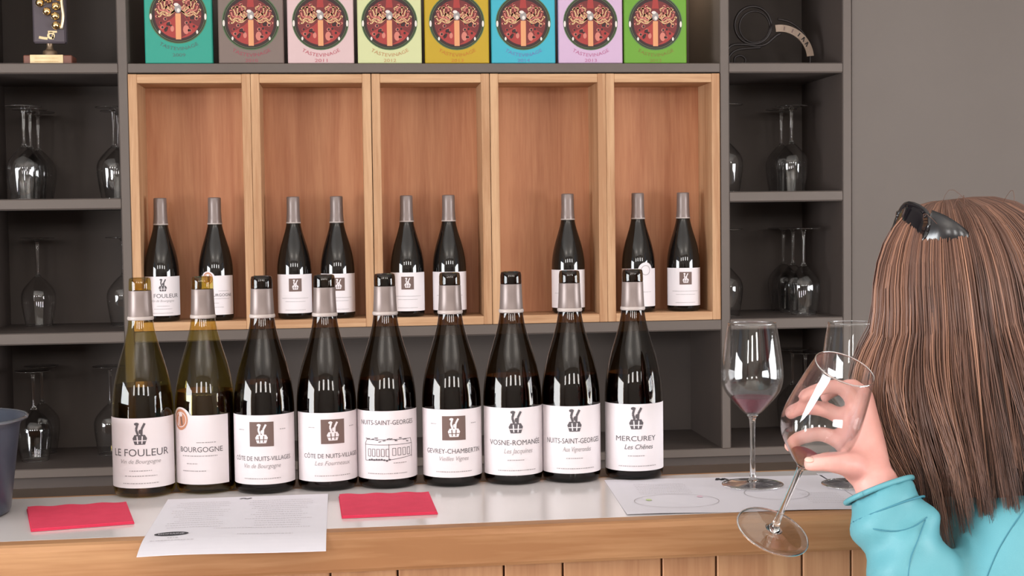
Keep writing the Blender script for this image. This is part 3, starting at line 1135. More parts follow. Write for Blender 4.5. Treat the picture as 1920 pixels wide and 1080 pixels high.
def emblem_mesh():
    P = Print()
    R = 0.071
    P.ring(0, 0, R - 0.0030, R, RINGG, 1, 48)
    P.ellipse(0, 0, R - 0.0025, R - 0.0025, DARKR, 1, 48)
    P.ring(0, 0, R - 0.0062, R - 0.0048, RINGG, 2, 48)
    r2 = R - 0.0135
    P.ellipse(0, -0.001, r2, r2, MIDR, 2, 40)
    for s in (-1, 1):                                    # red lower fields either side of the column
        P.poly([(0, -r2)] + [(s * r2 * math.sin(a), -r2 * math.cos(a)) for a in [0.15 * k for k in range(1, 8)]] + [(0, 0.000)], REDR, 3)
        P.poly([(s * 0.004, 0.002), (s * 0.026, -0.018), (s * 0.030, -0.034), (s * 0.018, -0.050), (s * 0.004, -r2)], [MIDR, REDR][s < 0], 4)
    rr = random.Random(12)
    for s in (-1, 1):
        for k in range(17):                              # dark grapes with lighter rims over the vine
            a = rr.uniform(-1.0, 1.1)
            rad = rr.uniform(0.020, 0.053)
            x, z = s * rad * math.cos(a), rad * math.sin(a)
            P.ellipse(x, z, 0.0048, 0.0044, [REDR, PINKR, REDR][k % 3], 5, 10)
            P.ellipse(x + 0.0006, z, 0.0032, 0.0034, DARKR, 6, 8)
        for k in range(7):                               # cream tendrils
            a = -0.25 + 0.22 * k
            pts = [(s * 0.008, 0.010)]
            for q in range(1, 7):
                t = q / 6
                rad = 0.008 + (0.046 if k < 5 else 0.040) * t
                aa = a - 0.2 + 0.3 * t + 0.15 * math.sin(q * 2.0 + k)
                pts.append((s * rad * math.cos(aa), 0.007 + rad * math.sin(aa) * 0.85))
            P.stroke(pts, 0.0034 if s < 0 else 0.0028, CREAM if k % 3 != 2 else PINKR, 7)
            P.ellipse(pts[-1][0], pts[-1][1], 0.0036, 0.003, CREAM if k % 2 else PINKR, 7, 8)
            P.ellipse(pts[3][0], pts[3][1] + 0.003, 0.0022, 0.003, PINKR, 7, 8)
        P.ellipse(s * (R - 0.004), -0.004, 0.0028, 0.008, WHITER, 4, 12)
        P.ellipse(s * 0.046, -0.042, 0.0026, 0.0048, WHITER, 4, 8)
    P.ellipse(-0.015, -0.034, 0.0045, 0.0075, PINKR, 6, 12)
    P.ellipse(0.019, -0.036, 0.0075, 0.0115, PINKR, 5, 12)
    P.rect(-0.0066, -r2 - 0.003, 0.0066, 0.004, COLUMN, 8)
    # silver figure and red plume with white tips
    P.ellipse(0, 0.016, 0.0085, 0.0115, SILV, 8, 14)
    P.ellipse(-0.004, 0.026, 0.006, 0.004, WHITER, 9, 10)
    P.ellipse(0.001, 0.012, 0.004, 0.005, WHITER, 9, 10)
    P.poly([(-0.009, 0.036), (0.009, 0.036), (0.006, 0.066), (0, 0.076), (-0.006, 0.066)], REDR, 8)
    P.poly([(-0.016, 0.078), (-0.010, 0.062), (-0.005, 0.074)], WHITER, 8)
    P.poly([(0.016, 0.078), (0.010, 0.062), (0.005, 0.074)], WHITER, 8)
    P.poly([(-0.004, 0.084), (0, 0.060), (0.004, 0.084)], PINKR, 9)
    return P.flat('emblem', None, step=0.00004)


EMB = emblem_mesh()
CARDS = [  # x0, x1, colour, ink colour, year, colour word
    (-0.483, -0.325, (40, 166, 144), (92, 128, 122), '2009', 'teal green'),
    (-0.311, -0.157, (134, 114, 106), (188, 84, 100), '2010', 'taupe grey'),
    (-0.148, 0.010, (232, 198, 198), (222, 110, 126), '2011', 'pale pink'),
    (0.019, 0.173, (224, 226, 170), (226, 168, 112), '2012', 'pale yellow-green'),
    (0.181, 0.337, (206, 168, 22), (226, 138, 30), '2013', 'mustard yellow'),
    (0.343, 0.500, (62, 186, 208), (120, 150, 214), '2014', 'turquoise blue'),
    (0.508, 0.667, (224, 188, 220), (222, 128, 176), '2013', 'lilac pink'),
    (0.671, 0.828, (112, 170, 44), (150, 140, 50), '2012', 'leaf green'),
]
for k, (x0, x1, c, ic, yr, wd) in enumerate(CARDS):
    g = thing('commemorative_panel', wd + ' commemorative panel with round red emblem, standing on the top shelf', 'panel', ((x0 + x1) / 2, 0.012, Z1T + 0.0004), 0, 'coloured panels on the top shelf')
    h = (x1 - x0) / 2
    body = box_obj('board', (-h, 0, 0), (h, 0.032, 0.240), principled('panel_' + wd.replace(' ', '_').replace('-', '_'), srgb(*[q * 0.84 for q in c]), 0.45, 0.4), g, 0.0022)
    zc = 0.100 if k else 0.115
    if k == 0:
        e = EMB
        link_parent = True
    else:
        e = EMB.copy()
        COL.objects.link(e)
    e.parent = g
    e.location = (0, 0, zc)
    e.scale = (0.95, 1, 0.95)
    im = principled('panel_ink_' + str(k), srgb(*[q * 0.78 for q in ic]), 0.6)
    P = Print()
    P.text('TASTEVINAGE', 0, 0, 0.0085, im, 0.098, arc=(0, zc, 0.0835), layer=1)
    P.text(yr, 0, 0.0040 if k else 0.017, 0.0080, im, 0.030, layer=1)
    P.flat('lettering', g)

# ------------------------------------------------------------------ trophy in the top left cubby
tr = thing('wine_trophy', 'wine trophy with golden grapes on a smoked block and wooden base, top left cubby', 'trophy', (-0.7105, 0.055, Z1T + 0.0004))
box_obj('wooden_base', (-0.056, -0.030, 0), (0.056, 0.030, 0.022), TROPHYWOOD, tr, 0.002)
pl = box_obj('name_plate', (-0.040, -0.0325, 0.001), (0.036, -0.0302, 0.0225), GOLDPLATE, tr, 0.0005)
P = Print()
for k in range(2):
    microlines(P, -0.002, 0.006 + 0.008 * k, 0.055, principled('plate_ink', srgb(196, 160, 110), 0.6), 200 + k)
pp = P.flat('plate_text', pl)
for v in pp.data.vertices:
    v.co.y -= 0.0326
v, f = lathe(smooth_prof([(0.022, 0.017), (0.034, 0.016), (0.037, 0.010), (0.045, 0.007), (0.056, 0.009)], 3), 24)
v = [Vector(q) + Vector((0, 0, 0.0)) for q in v]
mesh_obj('stem', v, f, principled('trophy_stem_bronze', srgb(120, 100, 80), 0.35, 0.5, 0.5), tr, True)
box_obj('smoked_block', (-0.036, -0.012, 0.052), (0.040, 0.012, 0.235), SMOKE, tr, 0.004)
for gx, gz in ((-0.017, 0.146), (0.003, 0.155), (0.020, 0.138), (-0.001, 0.126), (0.018, 0.115), (0.019, 0.093), (0.012, 0.172), (-0.012, 0.168), (0.027, 0.160), (-0.004, 0.186), (0.018, 0.190)):
    bm = bmesh.new()
    bmesh.ops.create_uvsphere(bm, u_segments=16, v_segments=10, radius=0.0098)
    me = bpy.data.meshes.new('grape')
    for fce in bm.faces:
        fce.smooth = True
    bm.to_mesh(me)
    bm.free()
    me.materials.append(GOLD)
    o = link(bpy.data.objects.new('grape', me), tr)
    o.location = (gx, -0.018, gz)
v, f = tube(catmull([(0.034, -0.015, 0.232), (0.036, -0.016, 0.19), (0.033, -0.016, 0.15), (0.036, -0.016, 0.115), (0.030, -0.015, 0.085)], 5), [0.0042] * 21, 8)
mesh_obj('vine_stem', v, f, principled('pale_gold_vine', srgb(210, 196, 170), 0.3, 0.5, 0.7), tr, True)
P = Print()
P.stroke([(-0.022, 0.066), (-0.012, 0.064), (-0.002, 0.063)], 0.006, GOLDPLATE, 1)
P.ring(0.006, 0.070, 0.004, 0.009, GOLDPLATE, 1, 14)
P.stroke([(-0.001, 0.079), (0.020, 0.079)], 0.0045, GOLDPLATE, 1)
P.stroke([(0.010, 0.072), (0.010, 0.061)], 0.004, GOLDPLATE, 1)
o = P.flat('gilt_emblem', tr)
for v in o.data.vertices:
    v.co.y -= 0.0122

# ------------------------------------------------------------------ wrought iron piece in the top right cubby
ir = thing('iron_ornament', 'black wrought iron ornament with a ring, scrolls and curved lettered plate, top right cubby', 'ornament', (1.077, 0.12, Z1T + 0.0004))
def ir_tube(name, pts, r, sub=6):
    c = catmull([(x, 0, z) for x, z in pts], sub)
    v, f = tube(c, r, 8)
    return mesh_obj(name, v, f, IRON, ir, True)


def circ(cx, cz, r, n=28, a0=0, a1=2 * PI):
    return [(cx + r * math.cos(a0 + (a1 - a0) * k / n), cz + r * math.sin(a0 + (a1 - a0) * k / n)) for k in range(n + 1)]


ir_tube('ring', circ(-0.050, 0.109, 0.048), 0.0035, 1)
ir_tube('ring', circ(-0.046, 0.105, 0.040), 0.0025, 1)
ir_tube('scroll', [(-0.122, 0.040), (-0.105, 0.058), (-0.07, 0.060), (-0.040, 0.056), (-0.015, 0.062), (0.010, 0.082), (0.022, 0.088)], 0.0035)
ir_tube('scroll', [(-0.11, 0.004), (-0.113, 0.028), (-0.095, 0.045), (-0.065, 0.050), (-0.03, 0.052)], 0.0032)
ir_tube('scroll', [(-0.098, 0.006), (-0.098, 0.026), (-0.082, 0.032), (-0.070, 0.022), (-0.074, 0.010), (-0.084, 0.014)], 0.0030)
ir_tube('stand', [(-0.12, 0.0035), (-0.05, 0.0035), (0.05, 0.0035), (0.12, 0.0035)], 0.0035)
ir_tube('outer_arc', [(0.015, 0.125), (0.045, 0.118), (0.075, 0.098), (0.094, 0.070), (0.101, 0.035), (0.100, 0.004)], 0.003)
n = 16
V, F = [], []
c0, r0, r1 = (0.008, 0.022), 0.072, 0.090
aa = [math.radians(98 - 92 * k / n) for k in range(n + 1)]
for a in aa:
    for r in (r0, r1):
        for y in (-0.004, 0.0):
            V.append((c0[0] + r * math.cos(a) + 0.012, y, c0[1] + r * math.sin(a) * 0.98))
for k in range(n):
    a, b = 4 * k, 4 * k + 4
    F += [(a, b, b + 2, a + 2), (a + 1, a + 3, b + 3, b + 1), (a + 2, b + 2, b + 3, a + 3), (a, a + 1, b + 1, b)]
F += [(0, 2, 3, 1), (4 * n, 4 * n + 1, 4 * n + 3, 4 * n + 2)]
plate = tag(mesh_obj('curved_plate', V, F, BRASSP, ir), 'pale brass curved plate')
P = Print()
for k, a in enumerate([math.radians(q) for q in (82, 66, 52, 42, 31)]):
    ra, rb = r0 + 0.004, r1 - 0.004
    cs, sn = math.cos(a), math.sin(a) * 0.98
    cx, cz = c0[0] + 0.012, c0[1]
    P.stroke([(cx + ra * cs, cz + ra * sn), (cx + rb * cs, cz + rb * sn)], 0.003, IRON if k > 1 else BROWNINK, 1)
    if k in (3, 4):
        a2 = a - 0.10
        P.stroke([(cx + rb * cs, cz + rb * sn), (cx + ra * math.cos(a2), cz + ra * math.sin(a2) * .98)], 0.003, IRON, 1)
o = P.flat('plate_letters', plate)
for v in o.data.vertices:
    v.co.y -= 0.0041
# PERSON
# ------------------------------------------------------------------ the held glass
def unit_(v):
    return v.normalized()


G_TILT, G_LEAN = math.radians(17), math.radians(27)
GAX = (CR * math.sin(G_TILT) * math.cos(G_LEAN) + CU * math.cos(G_TILT) * math.cos(G_LEAN) - CF * math.sin(G_LEAN)).normalized()
GF = pt(1448, 998, 1.60)
held = wine_glass('tilted wine glass held in the fingers of the woman', GF, None, 0.1075)
held.rotation_mode = 'QUATERNION'
held.rotation_quaternion = GAX.to_track_quat('Z', 'Y')


# ------------------------------------------------------------------ the woman
def ball(p, r, seg=14):
    bm = bmesh.new()
    bmesh.ops.create_uvsphere(bm, u_segments=seg, v_segments=seg // 2 + 2, radius=1)
    rr_ = Vector(r) if isinstance(r, (tuple, list, Vector)) else Vector((r, r, r))
    bm.verts.ensure_lookup_table()
    V = [Vector(p) + Vector((v.co.x * rr_.x, v.co.y * rr_.y, v.co.z * rr_.z)) for v in bm.verts]
    F = [tuple(v.index for v in f.verts) for f in bm.faces]
    bm.free()
    return V, F


def limb(nodes, sub=4, n=14):
    """tapering limb through (point, radius) nodes, rounded at both ends"""
    pts = catmull([p for p, r in nodes], sub)
    rad = [q.x for q in catmull([Vector((r, 0, 0)) for p, r in nodes], sub)]
    return [tube(pts, rad, n), ball(nodes[0][0], nodes[0][1] * 0.99), ball(nodes[-1][0], nodes[-1][1] * 0.99)]


def fused(name, pieces, mat, voxel, smooth=6, parent=None, origin=Vector(), post=None):
    """one continuous skin grown over overlapping pieces"""
    V, F = merge(pieces)
    me = bpy.data.meshes.new(name)
    me.from_pydata([tuple(Vector(v) - origin) for v in V], [], F)
    o = link(bpy.data.objects.new(name, me))
    m = o.modifiers.new('fuse', 'REMESH')
    m.mode = 'VOXEL'
    m.voxel_size = voxel
    sm = o.modifiers.new('soften', 'SMOOTH')
    sm.factor = 0.5
    sm.iterations = smooth
    dg = bpy.context.evaluated_depsgraph_get()
    me2 = bpy.data.meshes.new_from_object(o.evaluated_get(dg))
    me2.name = name
    o.modifiers.clear()
    o.data = me2
    bpy.data.meshes.remove(me)
    me2.materials.clear()
    me2.materials.append(mat)
    me2.polygons.foreach_set('use_smooth', [True] * len(me2.polygons))
    if post:
        n_ = len(me2.vertices)
        co = np.empty(n_ * 3)
        no = np.empty(n_ * 3)
        me2.vertices.foreach_get('co', co)
        me2.vertices.foreach_get('normal', no)
        co = post(co.reshape(-1, 3) + np.array(origin), no.reshape(-1, 3)) - np.array(origin)
        me2.vertices.foreach_set('co', co.ravel())
        me2.update()
    o.parent = parent
    return o


SKIN = noisy('skin', srgb(226, 170, 160), srgb(214, 150, 141), 30, 0.5, bump=0.06, bscale=500)
SKIN.node_tree.nodes['Principled BSDF'].inputs['Subsurface Weight'].default_value = 0.12
SKIN.node_tree.nodes['Principled BSDF'].inputs['Subsurface Radius'].default_value = (0.012, 0.004, 0.002)
SKIN.node_tree.nodes['Principled BSDF'].inputs['Subsurface Scale'].default_value = 0.6
JACKET = noisy('turquoise_jersey', srgb(90, 155, 167), srgb(96, 161, 173), 14, 0.55, bump=0.12, bscale=900)
JACKETD = principled('dark_turquoise_seam_fold', srgb(60, 126, 144), 0.7)
LINING = principled('dark_teal_lining', srgb(34, 66, 82), 0.85)
TROUS = noisy('dark_blue_trousers', srgb(44, 50, 66), srgb(50, 56, 72), 30, 0.85)
SHOEM = principled('dark_shoe_leather', srgb(46, 40, 38), 0.5)
NAILM = principled('pale_nail', srgb(236, 186, 172), 0.25, 0.6)
LENS = principled('black_sunglass_lens', srgb(20, 18, 22), 0.05, 0.7)
FRAMEM = principled('black_sunglass_frame', srgb(24, 22, 25), 0.2, 0.6)

HC = pt(1822, 592, 1.64)                       # centre of the head
FW = Vector((-0.93, 0.34, -0.10)).normalized()  # where she looks
LF = Vector((0, 0, 1)).cross(FW).normalized()   # her left, towards the camera
UP_ = FW.cross(LF).normalized()


def hd(f, l, u):
    return HC + FW * f + LF * l + UP_ * u


NB = pt(1850, 868, 1.65)                       # base of the neck
FWB = Vector((-0.95, 0.30, 0)).normalized()
LFB = Vector((0, 0, 1)).cross(FWB).normalized()
Z = Vector((0, 0, 1))
CHEST = NB + Z * -0.16 + FWB * 0.015
WAIST = NB + Z * -0.37 - LFB * -0.06 - FWB * 0.02
PELV = NB + Z * -0.50 + LFB * 0.09 - FWB * 0.03
SHL = pt(1918, 1038, 1.525)
SHR = NB - LFB * 0.120 + FWB * 0.02
SHR.z = NB.z - 0.06
SHR.y = min(SHR.y, -1.838)
ELL = pt(1806, 1285, 1.47)
WRL = pt(1643, 908, 1.535)
ELR = Vector((SHR.x + 0.045, min(SHR.y - 0.02, -1.85), SHR.z - 0.245))
WRR = ELR + Vector((-0.080, -0.02, -0.195))
gx = (PELV.x, PELV.y)
FTL = Vector((PELV.x + 0.01, PELV.y - 0.10, 0.0))
FTR = Vector((PELV.x + 0.02, PELV.y + 0.10, 0.0))
ORG = Vector((PELV.x, PELV.y, 0))
woman = thing('person', 'woman in a turquoise jacket with shoulder-length brown hair, seen from behind, raising a wine glass', 'person', ORG)


def hp(px, py, off):
    """a place near the held glass, off metres farther than the middle of its bowl"""
    return pt(px, py, 1.527 + (py - 808) * 0.0004 + off)


body = []
# head, jaw, nose, ears, neck
body += [ball(HC + UP_ * 0.018, 0.001)]
hv, hf = ball((0, 0, 0), 1, 28)
hv2 = []
for q in hv:
    f_, l_, u_ = q.x * 0.097, q.y * 0.075, q.z * 0.118
    if u_ < -0.01:
        k = min(1, (-u_ - 0.01) / 0.108)
        l_ *= 1 - 0.38 * k
        f_ = f_ * (1 - 0.35 * k) + 0.022 * k
    hv2.append(hd(f_, l_, u_))
body.append((hv2, hf))
body += limb([(hd(0.088, 0, 0.018), 0.009), (hd(0.104, 0, -0.012), 0.011), (hd(0.106, 0, -0.026), 0.012)])      # nose
body += limb([(hd(0.082, -0.018, -0.056), 0.0075), (hd(0.090, 0, -0.055), 0.009), (hd(0.082, 0.018, -0.056), 0.0075)])   # lips
body += limb([(hd(0.080, -0.04, 0.030), 0.009), (hd(0.092, 0, 0.030), 0.009), (hd(0.080, 0.04, 0.030), 0.009)])  # brow
body.append(ball(hd(0.075, 0, -0.100), 0.020))
for s in (-1, 1):
    body += limb([(hd(0.005, 0.078 * s, 0.022), 0.012), (hd(-0.006, 0.083 * s, 0.0), 0.013), (hd(0.006, 0.077 * s, -0.028), 0.009)])
body += limb([(hd(-0.022, 0, -0.06), 0.056), (NB + Z * 0.03, 0.052), (NB + Z * -0.05, 0.062)])
# torso, hips and legs
body += limb([(NB + Z * -0.06, 0.06), (CHEST, 0.105), (WAIST, 0.105), (PELV + Z * 0.05, 0.115)])
for s, ft in ((1, FTL), (-1, FTR)):
    hip = PELV + LFB * 0.085 * s
    knee = (hip + ft) / 2 + FWB * 0.02 + Z * 0.01
    body += limb([(hip + Z * 0.02, 0.085), ((hip + knee) / 2, 0.074), (knee, 0.053), ((knee + ft) / 2 + Z * 0.08 - FWB * 0.012, 0.050), (ft + Z * 0.09, 0.034), (ft + Z * 0.05, 0.034)])
    body += limb([(ft + Z * 0.038, 0.033), (ft + FWB * 0.08 + Z * 0.034, 0.032), (ft + FWB * 0.15 + Z * 0.024, 0.022)])
# arms
body += limb([(SHL, 0.052), ((SHL + ELL) / 2, 0.042), (ELL, 0.036), ((ELL * 0.6 + WRL * 0.4), 0.036), (WRL, 0.0245)])
body += limb([(SHR, 0.052), ((SHR + ELR) / 2, 0.042), (ELR, 0.036), ((ELR + WRR) / 2, 0.034), (WRR, 0.0245)])
body += limb([(NB + Z * -0.05, 0.05), (SHL, 0.054)]) + limb([(NB + Z * -0.05, 0.05), (SHR, 0.054)])


def finger(ps, r0, r1):
    n_ = len(ps) - 1
    return limb([(p, r0 + (r1 - r0) * k / n_) for k, p in enumerate(ps)], 4, 12)


# left hand round the bowl: four fingers behind the glass, thumb in front below the bowl
K = [hp(1588, 836, 0.037), hp(1599, 796, 0.052), hp(1606, 762, 0.062), hp(1618, 742, 0.076)]
FI = [[K[0], hp(1543, 814, 0.055), hp(1498, 822, 0.050), hp(1482, 837, 0.036)],
      [K[1], hp(1553, 770, 0.066), hp(1508, 764, 0.064), hp(1482, 774, 0.052)],
      [K[2], hp(1580, 727, 0.072), hp(1542, 728, 0.070), hp(1508, 742, 0.060)],
      [K[3], hp(1600, 722, 0.094), hp(1570, 730, 0.096), hp(1546, 744, 0.090)]]
RADS = [(0.0098, 0.0076), (0.0100, 0.0078), (0.0095, 0.0074), (0.0085, 0.0066)]
for ps, (a, b) in zip(FI, RADS):
    body += finger(ps, a, b)
    mid = WRL * 0.45 + ps[0] * 0.55
    body += limb([(WRL, 0.0195), (mid, 0.0160), (ps[0], 0.0118)])
for a, b in zip(K[:-1], K[1:]):
    body += limb([(a, 0.0118), (b, 0.0112)])
TH = [hp(1626, 893, -0.004), hp(1597, 873, -0.026), hp(1553, 866, -0.038), hp(1521, 870, -0.036)]
body += limb([(TH[0], 0.0185), (TH[1], 0.0145), (TH[2], 0.0110), (TH[3], 0.0088)])
body += limb([(WRL, 0.021), (TH[0], 0.019), (TH[1], 0.0150)])
body += limb([(TH[1], 0.0135), (K[0] * 0.6 + TH[1] * 0.4, 0.0125), (K[0], 0.0118)])
# right hand hanging relaxed at her side
RD = (WRR - ELR).normalized()
RS = RD.cross(LFB).normalized()
PALMR = WRR + RD * 0.075 
for k in range(4):
    base = PALMR + RS * (0.027 - 0.018 * k)
    body += limb([(WRR, 0.017), ((WRR + base) / 2, 0.013), (base, 0.0105)])
    L_ = (0.066, 0.074, 0.069, 0.054)[k] if True else 0
    body += finger([base, base + RD * L_ * 0.45 + LFB * 0.004, base + RD * L_ * 0.8 + LFB * 0.012, base + RD * L_ + LFB * 0.022], 0.0092, 0.0070)
body += finger([WRR + RD * 0.02 + RS * 0.02, WRR + RD * 0.05 + RS * 0.040 + LFB * 0.006, WRR + RD * 0.08 + RS * 0.044 + LFB * 0.012], 0.013, 0.0085)
fused('body', body, SKIN, 0.0036, 5, woman, ORG)
for name, ps in (('thumb_nail', TH),):
    d_ = (ps[-1] - ps[-2]).normalized()
    toward = (CAM - ps[-1]).normalized()
    c_ = ps[-1] + toward * 0.0062 + CU * 0.0048 + d_ * 0.0015
    V, F = ball((0, 0, 0), (0.0058, 0.0044, 0.0022), 12)
    zx = (toward * 0.6 + CU * 0.8).normalized()
    yx = zx.cross(d_).normalized()
    xx = yx.cross(zx)
    mesh_obj(name, [c_ + xx * v.x + yx * v.y + zx * v.z - ORG for v in V], F, NAILM, woman, True)
EYEW = principled('eye_white', (0.8, 0.78, 0.75), 0.2)
for s in (-1, 1):
    V, F = ball(hd(0.079, 0.031 * s, 0.008), 0.0118)
    mesh_obj('eye', [v - ORG for v in V], F, EYEW, woman, True)

# jacket
jk = []
jk += limb([(NB + Z * -0.035, 0.070), (NB + Z * -0.09, 0.088), (CHEST, 0.122), (WAIST, 0.122), (PELV + Z * 0.04, 0.132)], 5, 20)
jk += limb([(NB + Z * -0.055, 0.066), ((NB + SHL) / 2 + Z * -0.022, 0.070), (SHL, 0.066)], 4, 16)
jk += limb([(NB + Z * -0.055, 0.066), ((NB + SHR) / 2 + Z * -0.022, 0.070), (SHR, 0.066)], 4, 16)
jk += limb([(CHEST + Z * 0.03, 0.12), (SHL + Z * -0.05 - LFB * 0.04, 0.085)], 4, 16)
jk += limb([(CHEST + Z * 0.03, 0.12), (SHR + Z * -0.05 + LFB * 0.04, 0.085)], 4, 16)
CUFF = WRL + (ELL - WRL).normalized() * 0.006
AXL = (ELL - CUFF).normalized()
jk += limb([(SHL, 0.067), ((SHL + ELL) / 2, 0.060), (ELL, 0.052), (ELL * 0.66 + CUFF * 0.34, 0.050), (ELL * 0.3 + CUFF * 0.7, 0.045)], 5, 18)
sl = [(ELL * 0.3 + CUFF * 0.7, 0.045), (ELL * 0.12 + CUFF * 0.88, 0.042), (CUFF, 0.0375)]
jk.append(tube(catmull([p for p, r in sl], 4), [q.x for q in catmull([Vector((r, 0, 0)) for p, r in sl], 4)], 20))
CUFR = WRR - (WRR - ELR).normalized() * 0.02
jk += limb([(SHR, 0.067), ((SHR + ELR) / 2, 0.058), (ELR, 0.046), (CUFR, 0.034)], 5, 16)


def folds(co, no):
    """soft pull folds across the raised sleeve"""
    a = np.array(CUFF)
    d_ = np.array(AXL)
    L_ = (ELL - CUFF).length
    t = (co - a) @ d_
    r = np.linalg.norm(co - a - np.outer(t, d_), axis=1)
    w_ = np.clip(1 - np.abs(t - 0.05) / 0.10, 0, 1) * (r < 0.07)
    side = (co - a) @ np.array(CR)
    amp = 0.0038 * np.sin(t * 95 + side * 70) + 0.002 * np.sin(t * 160 - side * 110)
    big = 0.004 * np.sin(co[:, 2] * 31 + co[:, 0] * 22) * np.clip(1 - w_, 0, 1)
    return co + no * (amp * w_ + big * 0.5)[:, None]


jacket = tag(fused('jacket', jk, JACKET, 0.0065, 6, woman, ORG, folds), 'turquoise zip jacket')


def ring_part(name, c, axis, r, tube_r, mat, parent, squash=1.0):
    a_ = axis.orthogonal().normalized()
    b_ = axis.cross(a_).normalized()
    v, f = tube([c + a_ * r * math.cos(2 * PI * k / 36) + b_ * r * math.sin(2 * PI * k / 36) for k in range(37)], tube_r, 8)
    return mesh_obj(name, [q - ORG for q in v], f, mat, parent, True)


ring_part('cuff_hem', CUFF + AXL * 0.001, AXL, 0.0375, 0.0030, JACKET, jacket)
ring_part('cuff_lining', CUFF + AXL * 0.0002, AXL, 0.0338, 0.0026, LINING, jacket)
ring_part('cuff_seam', CUFF + AXL * 0.024, AXL, 0.0412, 0.0012, JACKETD, jacket)
from mathutils.bvhtree import BVHTree
_bm = bmesh.new()
_bm.from_mesh(jacket.data)
JT = BVHTree.FromBMesh(_bm)


def on_jacket(px, py):
    d = (pt(px, py, 1.0) - CAM).normalized()
    h = JT.ray_cast(CAM - ORG, d)
    return (h[0] + h[1] * 0.0003) if h[0] is not None else None


for line in ([(1935, 940), (1912, 968), (1890, 1000), (1870, 1035), (1852, 1078), (1842, 1110)],
             [(1600, 978), (1640, 992), (1680, 996), (1712, 988), (1738, 970)],  # this line and the next draw crease shade of sleeve folds as dark cords
             [(1735, 975), (1722, 1010), (1708, 1045), (1702, 1085)]):
    q = [on_jacket(*p) for p in line]
    q = [p for p in q if p is not None]
    if len(q) > 2:
        v, f = tube(catmull(q, 4), 0.0007, 6)
        mesh_obj('seam_fold_line', v, f, JACKETD, jacket, True)
_bm.free()

# trousers and shoes
tr_ = []
tr_ += limb([(PELV + Z * 0.10, 0.122), (PELV, 0.125)])
for s, ft in ((1, FTL), (-1, FTR)):
    hip = PELV + LFB * 0.085 * s
    knee = (hip + ft) / 2 + FWB * 0.02 + Z * 0.01
    tr_ += limb([(hip + Z * 0.02, 0.096), ((hip + knee) / 2, 0.084), (knee, 0.064), ((knee + ft) / 2 + Z * 0.08, 0.060), (ft + Z * 0.09, 0.054)])
fused('trousers', tr_, TROUS, 0.009, 6, woman, ORG)
for ft in (FTL, FTR):
    fused('shoe', limb([(ft + Z * 0.045 - FWB * 0.02, 0.043), (ft + FWB * 0.07 + Z * 0.040, 0.040), (ft + FWB * 0.16 + Z * 0.030, 0.029)]), SHOEM, 0.006, 4, woman, ORG)

# ------------------------------------------------------------------ hair
HAIRM = bpy.data.materials.new('chestnut_hair')
HAIRM.use_nodes = True
nt = HAIRM.node_tree
hb = nt.nodes['Principled BSDF']
hb.inputs['Roughness'].default_value = 0.38
hb.inputs['Specular IOR Level'].default_value = 0.45
at_ = nt.nodes.new('ShaderNodeAttribute')
at_.attribute_name = 'strand'
crp = nt.nodes.new('ShaderNodeValToRGB')
el = crp.color_ramp.elements
el[0].position, el[0].color = 0.0, (*srgb(64, 44, 38), 1)
el[1].position, el[1].color = 1.0, (*srgb(172, 126, 102), 1)
e_ = el.new(0.5)
e_.color = (*srgb(108, 76, 63), 1)
nt.links.new(at_.outputs['Fac'], crp.inputs['Fac'])
nt.links.new(crp.outputs['Color'], hb.inputs['Base Color'])

rh = random.Random(21)


def hair_path(th, lay, zend, ph, clump, n=19):
    """th: direction round the head (0 front, 90 her left, 180 back), lay: 0 inner .. 1 outer layer"""
    thr = math.radians(th)
    k = 1.05 + 0.13 * lay
    back = (1 - math.cos(thr)) / 2
    front = max(0.0, math.cos(thr))
    out = []
    for i in range(n):
        t = i / (n - 1)
        if t < 0.42:
            a = (t / 0.42) * (PI / 2)
            e = math.sin(a)
            f_ = 0.108 * k * e * math.cos(thr) + (0.035 - 0.05 * back) * (1 - e)
            l_ = 0.090 * k * e * math.sin(thr)
            u_ = 0.127 * (1 + 0.05 * lay) * math.cos(a) + 0.002
            s_ = 0.0
        else:
            s_ = (t - 0.42) / 0.58
            u_ = -s_ * zend
            bulge = 1 + 0.36 * front * math.sin(PI * min(1, s_ * 1.25)) - 0.02 * front * s_ ** 2 + 0.10 * (1 - front) * math.sin(PI * s_ * 0.9)
            f_ = 0.108 * k * math.cos(thr) * bulge - 0.012 * s_ * back
            l_ = 0.090 * k * math.sin(thr) * (1 + 0.16 * math.sin(PI * s_) - 0.06 * s_ + 0.10 * s_ * (1 - front) + 0.42 * s_ ** 2)
        g = t * t
        wv_ = 0.004 * g * math.sin(7.0 * t + ph) + 0.012 * g * math.sin(4.0 * t + clump)
        wl_ = 0.004 * g * math.cos(6.2 * t + ph * 1.3) + 0.011 * g * math.cos(4.6 * t + clump * 1.7)
        out.append(hd(f_ + wv_, l_ + wl_, u_))
    return out


